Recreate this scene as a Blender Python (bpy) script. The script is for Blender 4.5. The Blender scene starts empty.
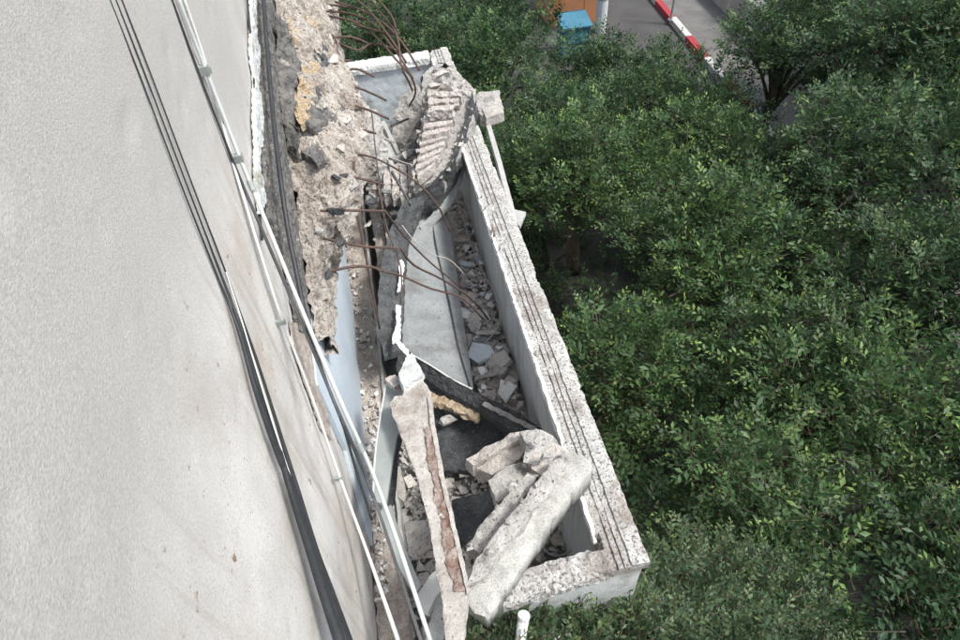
import bpy, bmesh, math, random
import numpy as np
from mathutils import Vector, noise, Matrix

random.seed(7)
rng = np.random.default_rng(7)
scene = bpy.context.scene
col = scene.collection

# ------------------------------------------------------------------ camera
F, CX, CY = 606.0, 480.0, 320.0
def _unit(v): return v / np.linalg.norm(v)
Zc = -_unit(np.array([44, 557, 606.0]))
_v = np.array([-179, -646, 606.0])
Yc = _unit(_v - _v.dot(Zc) * Zc)
Xc = np.cross(Yc, Zc)
R = np.array([Xc, Yc, Zc])
cam_d = bpy.data.cameras.new('camera')
cam = bpy.data.objects.new('camera', cam_d)
col.objects.link(cam)
cam_d.sensor_width = 36.0
cam_d.lens = F / 960 * 36
cam_d.clip_start = 0.02
cam_d.clip_end = 1500
M3 = Matrix(((R[0][0], -R[0][1], -R[0][2]), (R[1][0], -R[1][1], -R[1][2]), (R[2][0], -R[2][1], -R[2][2])))
cam.matrix_world = M3.to_4x4()
scene.camera = cam

# ------------------------------------------------------------------ sky, sun
world = bpy.data.worlds.new('World')
scene.world = world
world.use_nodes = True
wn = world.node_tree
bg = wn.nodes['Background']
sky = wn.nodes.new('ShaderNodeTexSky')
sky.sky_type = 'NISHITA'
sky.sun_disc = False
sky.sun_elevation = math.radians(58)
sky.sun_rotation = math.radians(120)
sky.dust_density = 3.0
sky.ozone_density = 1.5
hsv = wn.nodes.new('ShaderNodeHueSaturation')       # thin even cloud: a paler sky
hsv.inputs['Saturation'].default_value = 0.58
hsv.inputs['Value'].default_value = 1.08
wn.links.new(sky.outputs[0], hsv.inputs['Color'])
wn.links.new(hsv.outputs[0], bg.inputs[0])
bg.inputs[1].default_value = 0.115
sun_d = bpy.data.lights.new('sun', 'SUN')
sun_d.energy = 2.0
sun_d.angle = math.radians(9)
sun_d.color = (1.0, 0.975, 0.92)
sun = bpy.data.objects.new('sun', sun_d)
col.objects.link(sun)
el, az = math.radians(58), math.radians(120)      # azimuth clockwise from +Y
sdir = Vector((math.cos(el) * math.sin(az), math.cos(el) * math.cos(az), math.sin(el)))
sun.rotation_euler = sdir.to_track_quat('Z', 'Y').to_euler()
scene.view_settings.view_transform = 'Standard'
scene.view_settings.look = 'None'
scene.view_settings.gamma = 1.0
scene.view_settings.exposure = 1.02
scene.cycles.max_bounces = 6

# ------------------------------------------------------------------ placing helpers
def ray(u, w): return R @ np.array([(u - CX) / F, (w - CY) / F, 1.0])
def atz(u, w, z): d = ray(u, w); return Vector(d * (z / d[2]))
def atx(u, w, x): d = ray(u, w); return Vector(d * (x / d[0]))
def aty(u, w, y): d = ray(u, w); return Vector(d * (y / d[1]))

# ------------------------------------------------------------------ materials
def N(nt, t, **kw):
    n = nt.nodes.new(t)
    for k, v in kw.items(): setattr(n, k, v)
    return n
def rgb(c): return (c[0], c[1], c[2], 1.0)

def mat(name, base, second=None, speck=None, scale=6.0, sscale=60.0, sthr=0.6, rough=0.9, bump=0.4, bdist=0.01, bscale=80.0,
        stain=None, stscale=1.5, stthr=0.55, stretch=(1, 1, 1), metallic=0.0, spwidth=0.06, stwidth=0.14, upper_grey=None, pock=None, grain=.28, gscale=130, drip=None, dripthr=.52, crack=None):
    m = bpy.data.materials.new(name); m.use_nodes = True
    nt = m.node_tree; L = nt.links
    b = nt.nodes['Principled BSDF']
    b.inputs['Roughness'].default_value = rough
    b.inputs['Metallic'].default_value = metallic
    geo = N(nt, 'ShaderNodeNewGeometry')
    mp = N(nt, 'ShaderNodeMapping'); mp.inputs['Scale'].default_value = stretch
    L.new(geo.outputs['Position'], mp.inputs[0])
    def tex(sc, det=8, rg=0.6, vec=mp.outputs[0]):
        t = N(nt, 'ShaderNodeTexNoise'); t.inputs['Scale'].default_value = sc
        t.inputs['Detail'].default_value = det; t.inputs['Roughness'].default_value = rg
        L.new(vec, t.inputs['Vector']); return t
    def ramp(src, lo, hi):
        r = N(nt, 'ShaderNodeMapRange'); r.inputs[1].default_value = lo; r.inputs[2].default_value = hi
        L.new(src, r.inputs[0]); return r.outputs[0]
    def mix(a, bcol, fac):
        x = N(nt, 'ShaderNodeMix', data_type='RGBA')
        L.new(fac, x.inputs[0])
        if isinstance(a, tuple): x.inputs[6].default_value = a
        else: L.new(a, x.inputs[6])
        x.inputs[7].default_value = bcol
        return x.outputs[2]
    cur = rgb(base)
    if second is not None: cur = mix(cur, rgb(second), ramp(tex(scale).outputs[0], 0.36, 0.64))
    if stain is not None: cur = mix(cur, rgb(stain), ramp(tex(stscale, 6, 0.65).outputs[0], stthr, stthr + stwidth))
    if speck is not None: cur = mix(cur, rgb(speck), ramp(tex(sscale, 4, 0.7).outputs[0], sthr, sthr + spwidth))
    if drip is not None:        # run-off streaks down the face
        m2 = N(nt, 'ShaderNodeMapping'); m2.inputs['Scale'].default_value = (9, 9, .55)
        L.new(geo.outputs['Position'], m2.inputs[0])
        cur = mix(cur, rgb(drip), ramp(tex(1.0, 6, .62, m2.outputs[0]).outputs[0], dripthr, dripthr + .22))
    if crack is not None:       # hairline cracks in places
        wv = N(nt, 'ShaderNodeMixRGB', blend_type='ADD'); wv.inputs[0].default_value = .22
        L.new(geo.outputs['Position'], wv.inputs[1]); L.new(tex(3.5, 6, .7).outputs['Color'], wv.inputs[2])
        vo = N(nt, 'ShaderNodeTexVoronoi', feature='DISTANCE_TO_EDGE'); vo.inputs['Scale'].default_value = 1.9
        L.new(wv.outputs[0], vo.inputs['Vector'])
        a1 = ramp(vo.outputs['Distance'], .010, .003); a2 = ramp(tex(1.1, 3, .5, geo.outputs['Position']).outputs[0], .52, .60)
        mm = N(nt, 'ShaderNodeMath', operation='MULTIPLY'); L.new(a1, mm.inputs[0]); L.new(a2, mm.inputs[1])
        cur = mix(cur, rgb(crack), mm.outputs[0])
    if pock is not None: cur = mix(cur, rgb(pock), ramp(tex(16, 3, 0.75).outputs[0], .665, .70))
    if upper_grey is not None:       # greyer tone mixed in towards the top, ragged lower limit
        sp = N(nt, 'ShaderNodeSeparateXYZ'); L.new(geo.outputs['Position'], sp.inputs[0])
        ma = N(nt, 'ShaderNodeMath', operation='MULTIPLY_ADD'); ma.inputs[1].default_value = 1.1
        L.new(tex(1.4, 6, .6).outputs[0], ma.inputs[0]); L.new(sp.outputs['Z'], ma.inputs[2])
        cur = mix(cur, rgb(upper_grey), ramp(ma.outputs[0], -1.0, -.35))
    if grain:                   # fine sandy grain of the surface itself
        hs = N(nt, 'ShaderNodeHueSaturation')
        gr = N(nt, 'ShaderNodeMapRange'); gr.inputs[1].default_value = .34; gr.inputs[2].default_value = .66
        gr.inputs[3].default_value = 1 - grain; gr.inputs[4].default_value = 1 + grain * .8
        L.new(tex(gscale, 3, .8).outputs[0], gr.inputs[0]); L.new(gr.outputs[0], hs.inputs['Value'])
        if isinstance(cur, tuple): hs.inputs['Color'].default_value = cur
        else: L.new(cur, hs.inputs['Color'])
        cur = hs.outputs[0]
    if isinstance(cur, tuple): b.inputs['Base Color'].default_value = cur
    else: L.new(cur, b.inputs['Base Color'])
    if bump:
        bp = N(nt, 'ShaderNodeBump'); bp.inputs['Strength'].default_value = bump; bp.inputs['Distance'].default_value = bdist
        L.new(tex(bscale, 5, 0.65).outputs[0], bp.inputs['Height']); L.new(bp.outputs[0], b.inputs['Normal'])
    return m

M = {}
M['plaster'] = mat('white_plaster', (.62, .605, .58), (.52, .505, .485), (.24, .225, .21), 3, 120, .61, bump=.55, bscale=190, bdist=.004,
                   stain=(.43, .375, .32), stscale=1.7, stthr=.51, stwidth=.2, upper_grey=(.45, .44, .42), pock=(.24, .17, .12), grain=.15, drip=(.36, .32, .28), dripthr=.51)
M['blue'] = mat('pale_blue_paint', (.46, .54, .60), (.52, .58, .63), (.25, .27, .28), 4, 50, .70, bump=.15)
M['edge'] = mat('flaking_white_paint', (.80, .80, .79), (.68, .68, .66), (.3, .3, .29), 20, 60, .62, bump=.6)
M['scraped'] = mat('scraped_brown_plaster', (.46, .42, .38), (.36, .31, .27), (.16, .14, .12), 14, 60, .58, bump=1.0, bdist=.008, bscale=90)
M['rubble'] = mat('broken_concrete', (.36, .315, .275), (.53, .495, .45), (.11, .10, .09), 9, 50, .57, bump=.9, bdist=.02, bscale=85, grain=.16,
                  stain=(.24, .20, .165), stscale=3.0, stthr=.535, pock=(.11, .10, .09))
M['greyrubble'] = mat('grey_concrete', (.33, .32, .305), (.47, .455, .43), (.09, .09, .09), 10, 42, .58, bump=1.0, bdist=.015, bscale=60,
                  stain=(.16, .155, .15), stscale=4.0, stthr=.58)
M['lightrubble'] = mat('pale_dusty_concrete', (.45, .42, .385), (.57, .54, .50), (.18, .17, .16), 10, 42, .60, bump=1.0, bdist=.012, bscale=70)
M['soot_gap_dark'] = mat('sooty_and_gap_dark', (.085, .085, .085), (.21, .20, .185), (.45, .43, .40), 12, 55, .62, bump=1.0, bdist=.015, bscale=70, pock=(.05, .05, .05))
M['foam'] = mat('crumbling_ochre_fill', (.42, .31, .19), (.52, .44, .33), (.16, .10, .06), 14, 40, .57, bump=1.0, bdist=.02, bscale=70)
M['char_shade'] = mat('charred_and_cavity_shade', (.035, .039, .042), (.072, .077, .08), (.26, .26, .25), 12, 70, .60, bump=1.0, bdist=.015, bscale=60)
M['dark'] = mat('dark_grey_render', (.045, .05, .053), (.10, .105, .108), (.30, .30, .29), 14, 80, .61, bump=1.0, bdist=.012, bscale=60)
M['farwall'] = mat('pale_blue_white_render', (.56, .63, .68), (.50, .56, .60), (.25, .25, .24), 4, 40, .66, bump=.3, stain=(.30, .29, .27), stscale=3.2, stthr=.54)
M['inner'] = mat('grey_blue_render', (.46, .475, .49), (.52, .53, .54), (.20, .20, .20), 3, 45, .66, bump=.3, grain=.14, drip=(.26, .25, .24), dripthr=.51,
                 stain=(.28, .29, .30), stscale=2.2, stthr=.55)
M['outer'] = mat('pale_render', (.54, .57, .57), (.47, .49, .48), (.16, .17, .15), 4, 55, .64, bump=.4,
                 stain=(.28, .28, .24), stscale=3.5, stthr=.55)
M['coping'] = mat('mottled_coping', (.56, .56, .54), (.38, .37, .355), (.14, .13, .12), 18, 62, .535, bump=1.0, bdist=.012, bscale=70,
                  stain=(.27, .24, .215), stscale=3.5, stthr=.52, pock=(.13, .12, .10))
M['panel'] = mat('grey_ceiling_panel', (.21, .23, .235), (.28, .295, .30), (.10, .10, .10), 5, 48, .60, bump=.35, stain=(.17, .175, .175), stscale=3, stthr=.53)
M['block'] = mat('pinkish_hollow_block', (.44, .395, .365), (.53, .50, .47), (.17, .14, .125), 16, 50, .58, bump=1.0, bdist=.012, bscale=70)
M['beamw'] = mat('speckled_white_beam', (.47, .47, .44), (.36, .36, .335), (.20, .195, .185), 9, 150, .57, stain=(.30,.29,.26), stscale=5, stthr=.55, bump=.8, bdist=.006, bscale=110)
M['plank'] = mat('dirty_white_plank', (.46, .44, .41), (.33, .31, .285), (.17, .14, .12), 9, 50, .60, bump=.7,
                 stain=(.26, .23, .20), stscale=5, stthr=.54)
M['rustred'] = mat('red_brown_stained_face', (.16, .09, .07), (.36, .31, .275), (.50, .45, .41), 16, 45, .62, bump=.9)
M['floor'] = mat('dusty_floor', (.16, .16, .155), (.23, .22, .21), (.06, .06, .06), 7, 40, .57, bump=.9)
M['steel'] = mat('brown_rebar', (.06, .04, .036), (.12, .07, .052), None, 25, rough=.75, bump=.5, bscale=160)
M['pipe'] = mat('white_pipe_paint', (.70, .71, .69), (.60, .61, .59), (.35, .34, .32), 9, 80, .66, rough=.5, bump=.15, grain=.10)
M['rail'] = mat('grey_green_aluminium', (.30, .33, .32), (.38, .41, .40), (.20, .21, .21), 6, 50, .66, rough=.45, metallic=.3, bump=.1, grain=.10)
M['railw'] = mat('bright_rail_edge', (.62, .65, .64), (.55, .57, .56), None, 6, rough=.4, metallic=.2, bump=.05, grain=.10)
M['cable'] = mat('black_cable', (.018, .021, .024), (.03, .033, .036), (.14, .14, .14), 20, 80, .68, rough=.55, bump=.2, grain=.10)
M['wire'] = mat('pale_wire', (.42, .41, .37), (.34, .32, .29), None, 20, rough=.7, bump=0, grain=.10)
M['asphalt'] = mat('asphalt', (.052, .051, .050), (.072, .070, .068), (.11, .11, .105), 1.2, 60, .62, bump=.5, grain=.10)
M['pave'] = mat('pavement', (.13, .125, .12), (.17, .165, .155), (.07, .07, .07), 2, 30, .6, bump=.4, grain=.10)
M['soil'] = mat('dark_soil', (.014, .015, .012), (.026, .026, .02), None, 2, bump=.6)
M['kerbw'] = mat('white_kerb_paint', (.55, .55, .53), (.42, .42, .41), (.22, .2, .2), 5, 30, .62, grain=.10)
M['kerbr'] = mat('red_kerb_paint', (.36, .035, .045), (.28, .04, .045), (.2, .15, .15), 5, 30, .64, grain=.10)
M['palewall'] = mat('pale_garden_wall', (.38, .37, .34), (.30, .29, .27), (.14, .14, .12), 2, 20, .62, grain=.10)
M['orange'] = mat('orange_render', (.44, .20, .085), (.38, .18, .09), None, 2, bump=.2, grain=.10)
M['bluebin'] = mat('blue_plastic', (.04, .15, .22), (.055, .18, .26), None, 3, rough=.5, bump=.05, grain=.10)
M['whitepost'] = mat('white_post', (.62, .65, .68), (.52, .55, .58), None, 3, rough=.6, bump=.1, grain=.10)
M['bark'] = mat('bark', (.07, .055, .04), (.11, .09, .07), None, 12, bump=.9)
M['trim'] = mat('trim_grey', (.34, .34, .33), (.40, .40, .39), (.15, .15, .15), 8, 50, .62)

def leafmat(name, tint=(1, 1, 1)):
    m = bpy.data.materials.new(name); m.use_nodes = True
    nt = m.node_tree; L = nt.links
    b = nt.nodes['Principled BSDF']; out = nt.nodes['Material Output']
    at = N(nt, 'ShaderNodeAttribute', attribute_name='tint')
    b.inputs['Roughness'].default_value = 0.5
    b.inputs['Specular IOR Level'].default_value = 0.35
    L.new(at.outputs['Color'], b.inputs['Base Color'])
    tr = N(nt, 'ShaderNodeBsdfTranslucent')
    L.new(at.outputs['Color'], tr.inputs[0])
    mx = N(nt, 'ShaderNodeMixShader'); mx.inputs[0].default_value = 0.32
    L.new(b.outputs[0], mx.inputs[1]); L.new(tr.outputs[0], mx.inputs[2]); L.new(mx.outputs[0], out.inputs[0])
    return m
M['leaf'] = leafmat('leaf')

# ------------------------------------------------------------------ object helpers
def tag(o, label=None, cat=None, group=None, kind=None):
    if label: o['label'] = label
    if cat: o['category'] = cat
    if group: o['group'] = group
    if kind: o['kind'] = kind
    return o

def thing(name, loc, label, cat, group=None, kind=None):
    o = bpy.data.objects.new(name, None); o.empty_display_size = .2
    col.objects.link(o); o.location = Vector(loc)
    return tag(o, label, cat, group, kind)

def wloc(p):
    v = Vector((0, 0, 0))
    while p is not None:
        v = v + p.location; p = p.parent
    return v

def obj(name, bm, m, parent=None, smooth=False):
    if parent is None:
        zs = [v.co for v in bm.verts]
        c = Vector((sum(p.x for p in zs) / len(zs), sum(p.y for p in zs) / len(zs), min(p.z for p in zs)))
        off = c
    else:
        off = wloc(parent)
        c = Vector((0, 0, 0))
    bmesh.ops.translate(bm, verts=bm.verts, vec=-off)
    bmesh.ops.recalc_face_normals(bm, faces=bm.faces)
    me = bpy.data.meshes.new(name)
    bm.to_mesh(me); bm.free()
    o = bpy.data.objects.new(name, me)
    o.location = c
    if parent is not None: o.parent = parent
    col.objects.link(o)
    me.materials.append(M[m])
    if smooth: me.shade_smooth()
    return o

def prism(pts, vec, bm=None):
    bm = bm or bmesh.new()
    a = [bm.verts.new(p) for p in pts]; b = [bm.verts.new(Vector(p) + Vector(vec)) for p in pts]
    bm.faces.new(a); bm.faces.new(list(reversed(b)))
    n = len(a)
    for i in range(n): bm.faces.new((a[i], b[i], b[(i + 1) % n], a[(i + 1) % n]))
    return bm

def box(x0, x1, y0, y1, z0, z1, bm=None):
    return prism([(x0, y0, z0), (x1, y0, z0), (x1, y1, z0), (x0, y1, z0)], (0, 0, z1 - z0), bm)

def rough(bm, L=.03, amp=.008, freq=12, chip=0.0, seed=None, iters=8, step=0.0):
    seed = random.random() * 100 if seed is None else seed
    bmesh.ops.recalc_face_normals(bm, faces=bm.faces)
    bm.normal_update()
    for e in bm.edges:
        e.seam = len(e.link_faces) == 2 and e.link_faces[0].normal.angle(e.link_faces[1].normal, 0) > .6
    bmesh.ops.triangulate(bm, faces=bm.faces)
    for _ in range(iters):
        es = [e for e in bm.edges if e.calc_length() > L]
        if not es: break
        bmesh.ops.subdivide_edges(bm, edges=es, cuts=1)
        bmesh.ops.triangulate(bm, faces=[f for f in bm.faces if len(f.verts) > 3])
    bm.normal_update()
    s = Vector((seed, seed * .7, -seed))
    new = []
    for v in bm.verts:
        p = v.co
        d = noise.noise_vector(p * freq + s) * amp + noise.noise_vector(p * freq * 2.7 + s) * amp * .5
        if chip and any(e.seam for e in v.link_edges):
            k = noise.noise(p * freq * .8 - s) + .5 * noise.noise(p * freq * 2.1 + s)
            if k > -.1: d = d - v.normal * chip * (k + .1)
        if step:
            h = noise.noise(p * 9 + s) + .4 * noise.noise(p * 24 - s)
            d = d * .6 + v.normal * (round(h * 5) / 5) * step
        new.append(p + d)
    for v, p in zip(bm.verts, new): v.co = p
    return bm

def tube(pts, rad, seg=8, sub=4, bm=None, closed=False, flat=None):
    """pts: control points; rad: number or list; smoothed by Catmull-Rom"""
    bm = bm or bmesh.new()
    P = [Vector(p) for p in pts]
    rs = rad if isinstance(rad, (list, tuple)) else [rad] * len(P)
    path, rr = [], []
    if len(P) > 2 and sub > 1:
        for i in range(len(P) - 1):
            p0 = P[max(i - 1, 0)]; p1 = P[i]; p2 = P[i + 1]; p3 = P[min(i + 2, len(P) - 1)]
            for k in range(sub):
                t = k / sub
                path.append(.5 * ((2 * p1) + (p2 - p0) * t + (2 * p0 - 5 * p1 + 4 * p2 - p3) * t * t + (3 * p1 - p0 - 3 * p2 + p3) * t ** 3))
                rr.append(rs[i] + (rs[i + 1] - rs[i]) * t)
        path.append(P[-1]); rr.append(rs[-1])
    else: path, rr = P, rs
    up = Vector((0.13, 0.21, 1)).normalized(); rings = []
    for i, p in enumerate(path):
        t = (path[min(i + 1, len(path) - 1)] - path[max(i - 1, 0)]).normalized()
        a = t.cross(up)
        if a.length < .05: a = t.cross(Vector((1, 0, 0)))
        a.normalize(); b = t.cross(a).normalized()
        ring = []
        for k in range(seg):
            an = 2 * math.pi * k / seg + (math.pi / 4 if seg == 4 else 0)
            ring.append(bm.verts.new(p + (a * math.cos(an) + b * math.sin(an)) * rr[i]))
        rings.append(ring)
    for i in range(len(rings) - 1):
        for k in range(seg): bm.faces.new((rings[i][k], rings[i][(k + 1) % seg], rings[i + 1][(k + 1) % seg], rings[i + 1][k]))
    bm.faces.new(rings[0]); bm.faces.new(list(reversed(rings[-1])))
    return bm

def P(px, z):
    """pixel outline -> points; z a number or a list of heights"""
    if not isinstance(z, (list, tuple)): z = [z] * len(px)
    return [atz(u, w, zz) for (u, w), zz in zip(px, z)]

def slab(name, px, z, thick, m, parent=None, L=.03, amp=.008, freq=12, chip=.0, **kw):
    return obj(name, rough(prism(P(px, z), (0, 0, -thick)), L, amp, freq, chip, step=amp * 2 if amp > .01 else 0), m, parent, **kw)

def rock(c, r, flat=.7, seed=None, L=None):
    rd = random.Random(seed)
    bm = bmesh.new()
    for _ in range(9):
        v = Vector((rd.gauss(0, 1), rd.gauss(0, 1), rd.gauss(0, 1))).normalized()
        v = Vector((v.x * r[0], v.y * r[1], v.z * r[2])) * rd.uniform(.8, 1.1)
        bm.verts.new(v)
    res = bmesh.ops.convex_hull(bm, input=bm.verts)
    junk = [g for g in res['geom_interior'] if isinstance(g, bmesh.types.BMVert)]
    bmesh.ops.delete(bm, geom=junk, context='VERTS')
    rot = Matrix.Rotation(rd.uniform(0, 6.28), 3, 'Z') @ Matrix.Rotation(rd.uniform(-.4, .4), 3, 'X')
    for v in bm.verts: v.co = rot @ v.co
    if L: rough(bm, L, r[0] * .05, 1.8 / r[0], r[0] * .06)
    for v in bm.verts: v.co += Vector(c)
    return bm

def join_into(dst, src):
    me = bpy.data.meshes.new('tmp'); src.to_mesh(me); src.free(); dst.from_mesh(me); bpy.data.meshes.remove(me)
    return dst

# =================================================================== SETTING
g = bmesh.new()
vs = [g.verts.new(p) for p in ((-600, -600, -9.0), (600, -600, -9.0), (600, 900, -9.0), (-600, 900, -9.0))]
g.faces.new(vs)
tag(obj('ground', g, 'soil'), kind='structure')

# the street runs along the line of the painted kerb seen at the top right
K0, K1 = atz(650, 0, -9.0), atz(720, 85, -9.0)
kd = (K0 - K1).normalized(); kn = Vector((-kd.y, kd.x, 0))     # kn points left, to the carriageway
def street(a, b, s0, s1): # a,b offset across, s0..s1 along from K1
    return [K1 + kd * s0 + kn * a, K1 + kd * s1 + kn * a, K1 + kd * s1 + kn * b, K1 + kd * s0 + kn * b]
def sheet(pts, z):
    bm = bmesh.new(); bm.faces.new([bm.verts.new((p.x, p.y, z)) for p in pts]); return bm
tag(obj('road', sheet(street(0, 6.5, -40, 120), -8.996), 'asphalt'), kind='structure')
tag(obj('pavement', prism([Vector((p.x, p.y, -8.995)) for p in street(-.22, -2.0, -40, 120)], (0, 0, .14)), 'pave'), kind='structure')
kerb = thing('kerb', (K1.x, K1.y, -9), 'red and white painted kerb along the street beyond the trees', 'kerb')
seg0 = -5.0
for i in range(24):
    s = seg0 + i * 1.62
    bm = prism([Vector((p.x, p.y, -8.99)) for p in street(0, -.22, s + .01, s + 1.61)], (0, 0, .19))
    obj('kerb_stone', bm, 'kerbr' if i % 2 == 0 else 'kerbw', kerb)
W0 = street(-2.0, -2.35, -20, 60)
gw = thing('garden_wall', (W0[0].x, W0[0].y, -9), 'pale concrete wall beside the pavement at the top right', 'wall')
obj('wall_body', prism([Vector((p.x, p.y, -8.99)) for p in W0], (0, 0, 1.0)), 'palewall', gw)
for i in range(26):
    s = -20 + i * 3.08
    obj('coping_stone', prism([Vector((p.x, p.y, -7.99)) for p in street(-1.96, -2.39, s + .01, s + 3.05)], (0, 0, .08)), 'palewall', gw)

# post, sign post, orange kiosk and blue board seen between the leaves
q = atz(600, 32, -8.99); t = thing('painted_post', q, 'thick white painted post standing by the road at the top', 'post')
obj('shaft', tube([q, q + Vector((0, 0, 3.6))], .19, 14), 'whitepost', t)
for zz in (1.1, 1.9, 2.7): obj('band', tube([q + Vector((0, 0, zz)), q + Vector((0, 0, zz + .06))], .205, 14), 'rail', t)
q = atz(671, 20, -8.85); t = thing('sign_post', q, 'thin pale steel post on the pavement beside the painted kerb', 'post')
obj('shaft', tube([q, q + Vector((0, 0, 2.8))], .05, 8), 'rail', t)
obj('foot_plate', tube([q, q + Vector((0, 0, .04))], .12, 8), 'rail', t)
q = atz(575, 24, -8.99); t = thing('orange_kiosk', q, 'small orange rendered kiosk behind the treetops at the top', 'kiosk')
obj('wall', box(q.x - .95, q.x + .75, q.y, q.y + 2, -8.99, -6.2), 'orange', t)
obj('roof', box(q.x - 1.05, q.x + .85, q.y - .1, q.y + 2.1, -6.2, -6.08), 'orange', t)
obj('door', box(q.x + .3, q.x + .31, q.y - .01, q.y - .004, -8.99, -7.2), 'bluebin', t)
a = atz(564, 48, -8.6)
t = thing('blue_bin', (a.x + .4, a.y, -8.99), 'light blue plastic bin in front of the orange kiosk', 'bin')
obj('body', prism([(a.x - .05, a.y, -8.98), (a.x + .85, a.y, -8.98), (a.x + .85, a.y + .7, -8.98), (a.x - .05, a.y + .7, -8.98)], (0, 0, .95)), 'bluebin', t)
obj('lid', prism([(a.x - .1, a.y - .05, -8.03), (a.x + .9, a.y - .05, -8.03), (a.x + .9, a.y + .75, -7.85), (a.x - .1, a.y + .75, -7.85)], (0, 0, .05)), 'bluebin', t)

obj('handle', tube([(a.x, a.y + .8, -7.8), (a.x + .8, a.y + .8, -7.8)], .025, 6, 1), 'cable', t)
for xx in (a.x + .05, a.x + .75): obj('wheel', tube([(xx, a.y + .72, -8.88), (xx + .06, a.y + .72, -8.88)], .1, 12, 1), 'cable', t)
obj('front_rib', box(a.x + .1, a.x + .7, a.y - .03, a.y - .002, -8.5, -8.42), 'bluebin', t)
# =================================================================== BUILDING WALL
FX = -.62
bld = thing('apartment_building', (-3.5, 4, -9), 'weathered white plaster wall of the apartment building on the left', 'building')
def build_wall():
    bm = bmesh.new()
    y0, y1, z0, z1 = -3.0, 13.0, -9.0, 2.0
    box(-6, FX, y0, y1, z0, z1, bm)
    return bm
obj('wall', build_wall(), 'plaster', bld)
# undulating near skin of plaster with real relief
def skin():
    bm = bmesh.new(); ys = np.linspace(-.6, 4.2, 150); zs = np.linspace(-4.0, .4, 140); g = []
    for y in ys:
        r = []
        for z in zs:
            p = Vector((0, y, z))
            d = .014 * noise.noise(p * 1.3) + .002 * noise.noise(p * 5) + .0008 * noise.noise(p * 22)
            h = noise.noise(p * 15 + Vector((3, 1, 7)))
            if h > .52: d -= .006
            r.append(bm.verts.new((FX + .016 + d, y, z)))
        g.append(r)
    for i in range(len(ys) - 1):
        for j in range(len(zs) - 1): bm.faces.new((g[i][j], g[i + 1][j], g[i + 1][j + 1], g[i][j + 1]))
    return bm
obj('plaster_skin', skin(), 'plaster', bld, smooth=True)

def on_wall(px, x=FX + .03): return [atx(u, w, x) for u, w in px]
def wall_patch(name, px, x, thick, m, L=.025, amp=.006, freq=14, chip=0):
    return obj(name, rough(prism(on_wall(px, x), (-thick, 0, 0)), L, amp, freq, chip), m, bld)
wall_patch('painted_panel', [(318, 205), (341, 205), (347, 262), (357, 335), (371, 452), (380, 520), (374, 545), (366, 520), (347, 450), (318, 385), (312, 340)],
           FX + .045, .025, 'blue', L=.08, amp=.001, freq=6)
wall_patch('plaster_edge', [(253, -12), (257, -8), (257, 30), (261, 55), (259, 84), (263, 100), (264, 138), (260, 160), (267, 200), (262, 214), (258, 180), (258, 150), (256, 118), (256, 80), (252, 50)],
           FX + .045, .02, 'outer', L=.015, amp=.006, freq=40)
wall_patch('gap_dark_strip', [(258, -12), (276, -12), (280, 50), (285, 110), (290, 165), (303, 255), (312, 330), (300, 330), (287, 262), (270, 215), (264, 150), (262, 60)],
           FX + .045, .02, 'soot_gap_dark', L=.018, amp=.012, freq=30)  # darkness of the gap beside the slab root, put in as a coloured strip
wall_patch('scraped_plaster', [(292, 322), (312, 330), (332, 342), (322, 362), (325, 396), (332, 440), (322, 428), (312, 398), (303, 372), (294, 345)], FX + .036, .012, 'scraped', L=.02, amp=.006, freq=30)

# the broken root of the upper balcony slab
rowsL = [(272, -40), (274, 0), (277, 40), (281, 80), (285, 120), (290, 160), (298, 215), (303, 255), (309, 300), (318, 345)]
rowsR = [(332, -40), (334, 0), (337, 40), (347, 66), (360, 100), (364, 140), (355, 182), (336, 222), (331, 268), (341, 300), (333, 344)]
rowsR.pop(9)
zR = [-2.0, -2.0, -2.0, -2.0, -2.0, -2.0, -2.02, -2.12, -2.25, -2.62]
def stump():
    bm = bmesh.new(); g = []
    for i, (l, r) in enumerate(zip(rowsL, rowsR)):
        a = atx(*l, FX + .05)
        b = atz(*r, zR[i]) if i < 8 else atx(*r, FX + .11)
        row = []
        for k in range(7):
            s = k / 6
            p = a.lerp(b, s)
            p = p + Vector((0.03, 0, .05)) * math.sin(s * math.pi)
            row.append(p)
        th = .2 if i < 8 else .1
        row.append(b + Vector((0, 0, -th)))
        row.append(Vector((FX - .02, b.y, min(b.z, a.z) - th)))
        g.append([bm.verts.new(p) for p in row])
    for i in range(len(g) - 1):
        for j in range(len(g[0]) - 1): bm.faces.new((g[i][j], g[i][j + 1], g[i + 1][j + 1], g[i + 1][j]))
    rough(bm, .015, .022, 8)
    s = Vector((5, 9, 2))
    for v in bm.verts:
        d = noise.noise_vector(v.co * 16 - s) * .03 + noise.noise_vector(v.co * 30 + s) * .018 + noise.noise_vector(v.co * 62 + s) * .009
        h = noise.noise(v.co * 4.5 + s) + .45 * noise.noise(v.co * 11 - s) + .15 * noise.noise(v.co * 34)
        h = round(h * 6) / 6 + .25 * h            # terraces where layers have peeled off
        v.co += d * .55 + Vector((.35, -.25, 1)) * h * .05
    return bm
obj('slab_root', stump(), 'rubble', bld)
def patch_on_stump(pxs, m, z0, z1, name, th=.05):
    pts = []
    for u, w in pxs:
        # point on the blend between wall and slab plane
        i = min(range(len(rowsL)), key=lambda k: abs((rowsL[k][1] + rowsR[k][1]) / 2 - w))
        l, r = rowsL[i], rowsR[i]
        s = min(max((u - l[0]) / (r[0] - l[0]), 0), 1)
        a = atx(*l, FX + .05); b = atz(*r, zR[i])
        h = a.z + (b.z - a.z) * s
        pts.append(atz(u, w, h + .075))
    return obj(name, rough(prism(pts, (0, 0, -th)), .018, .014, 22, step=.03), m, bld)
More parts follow.
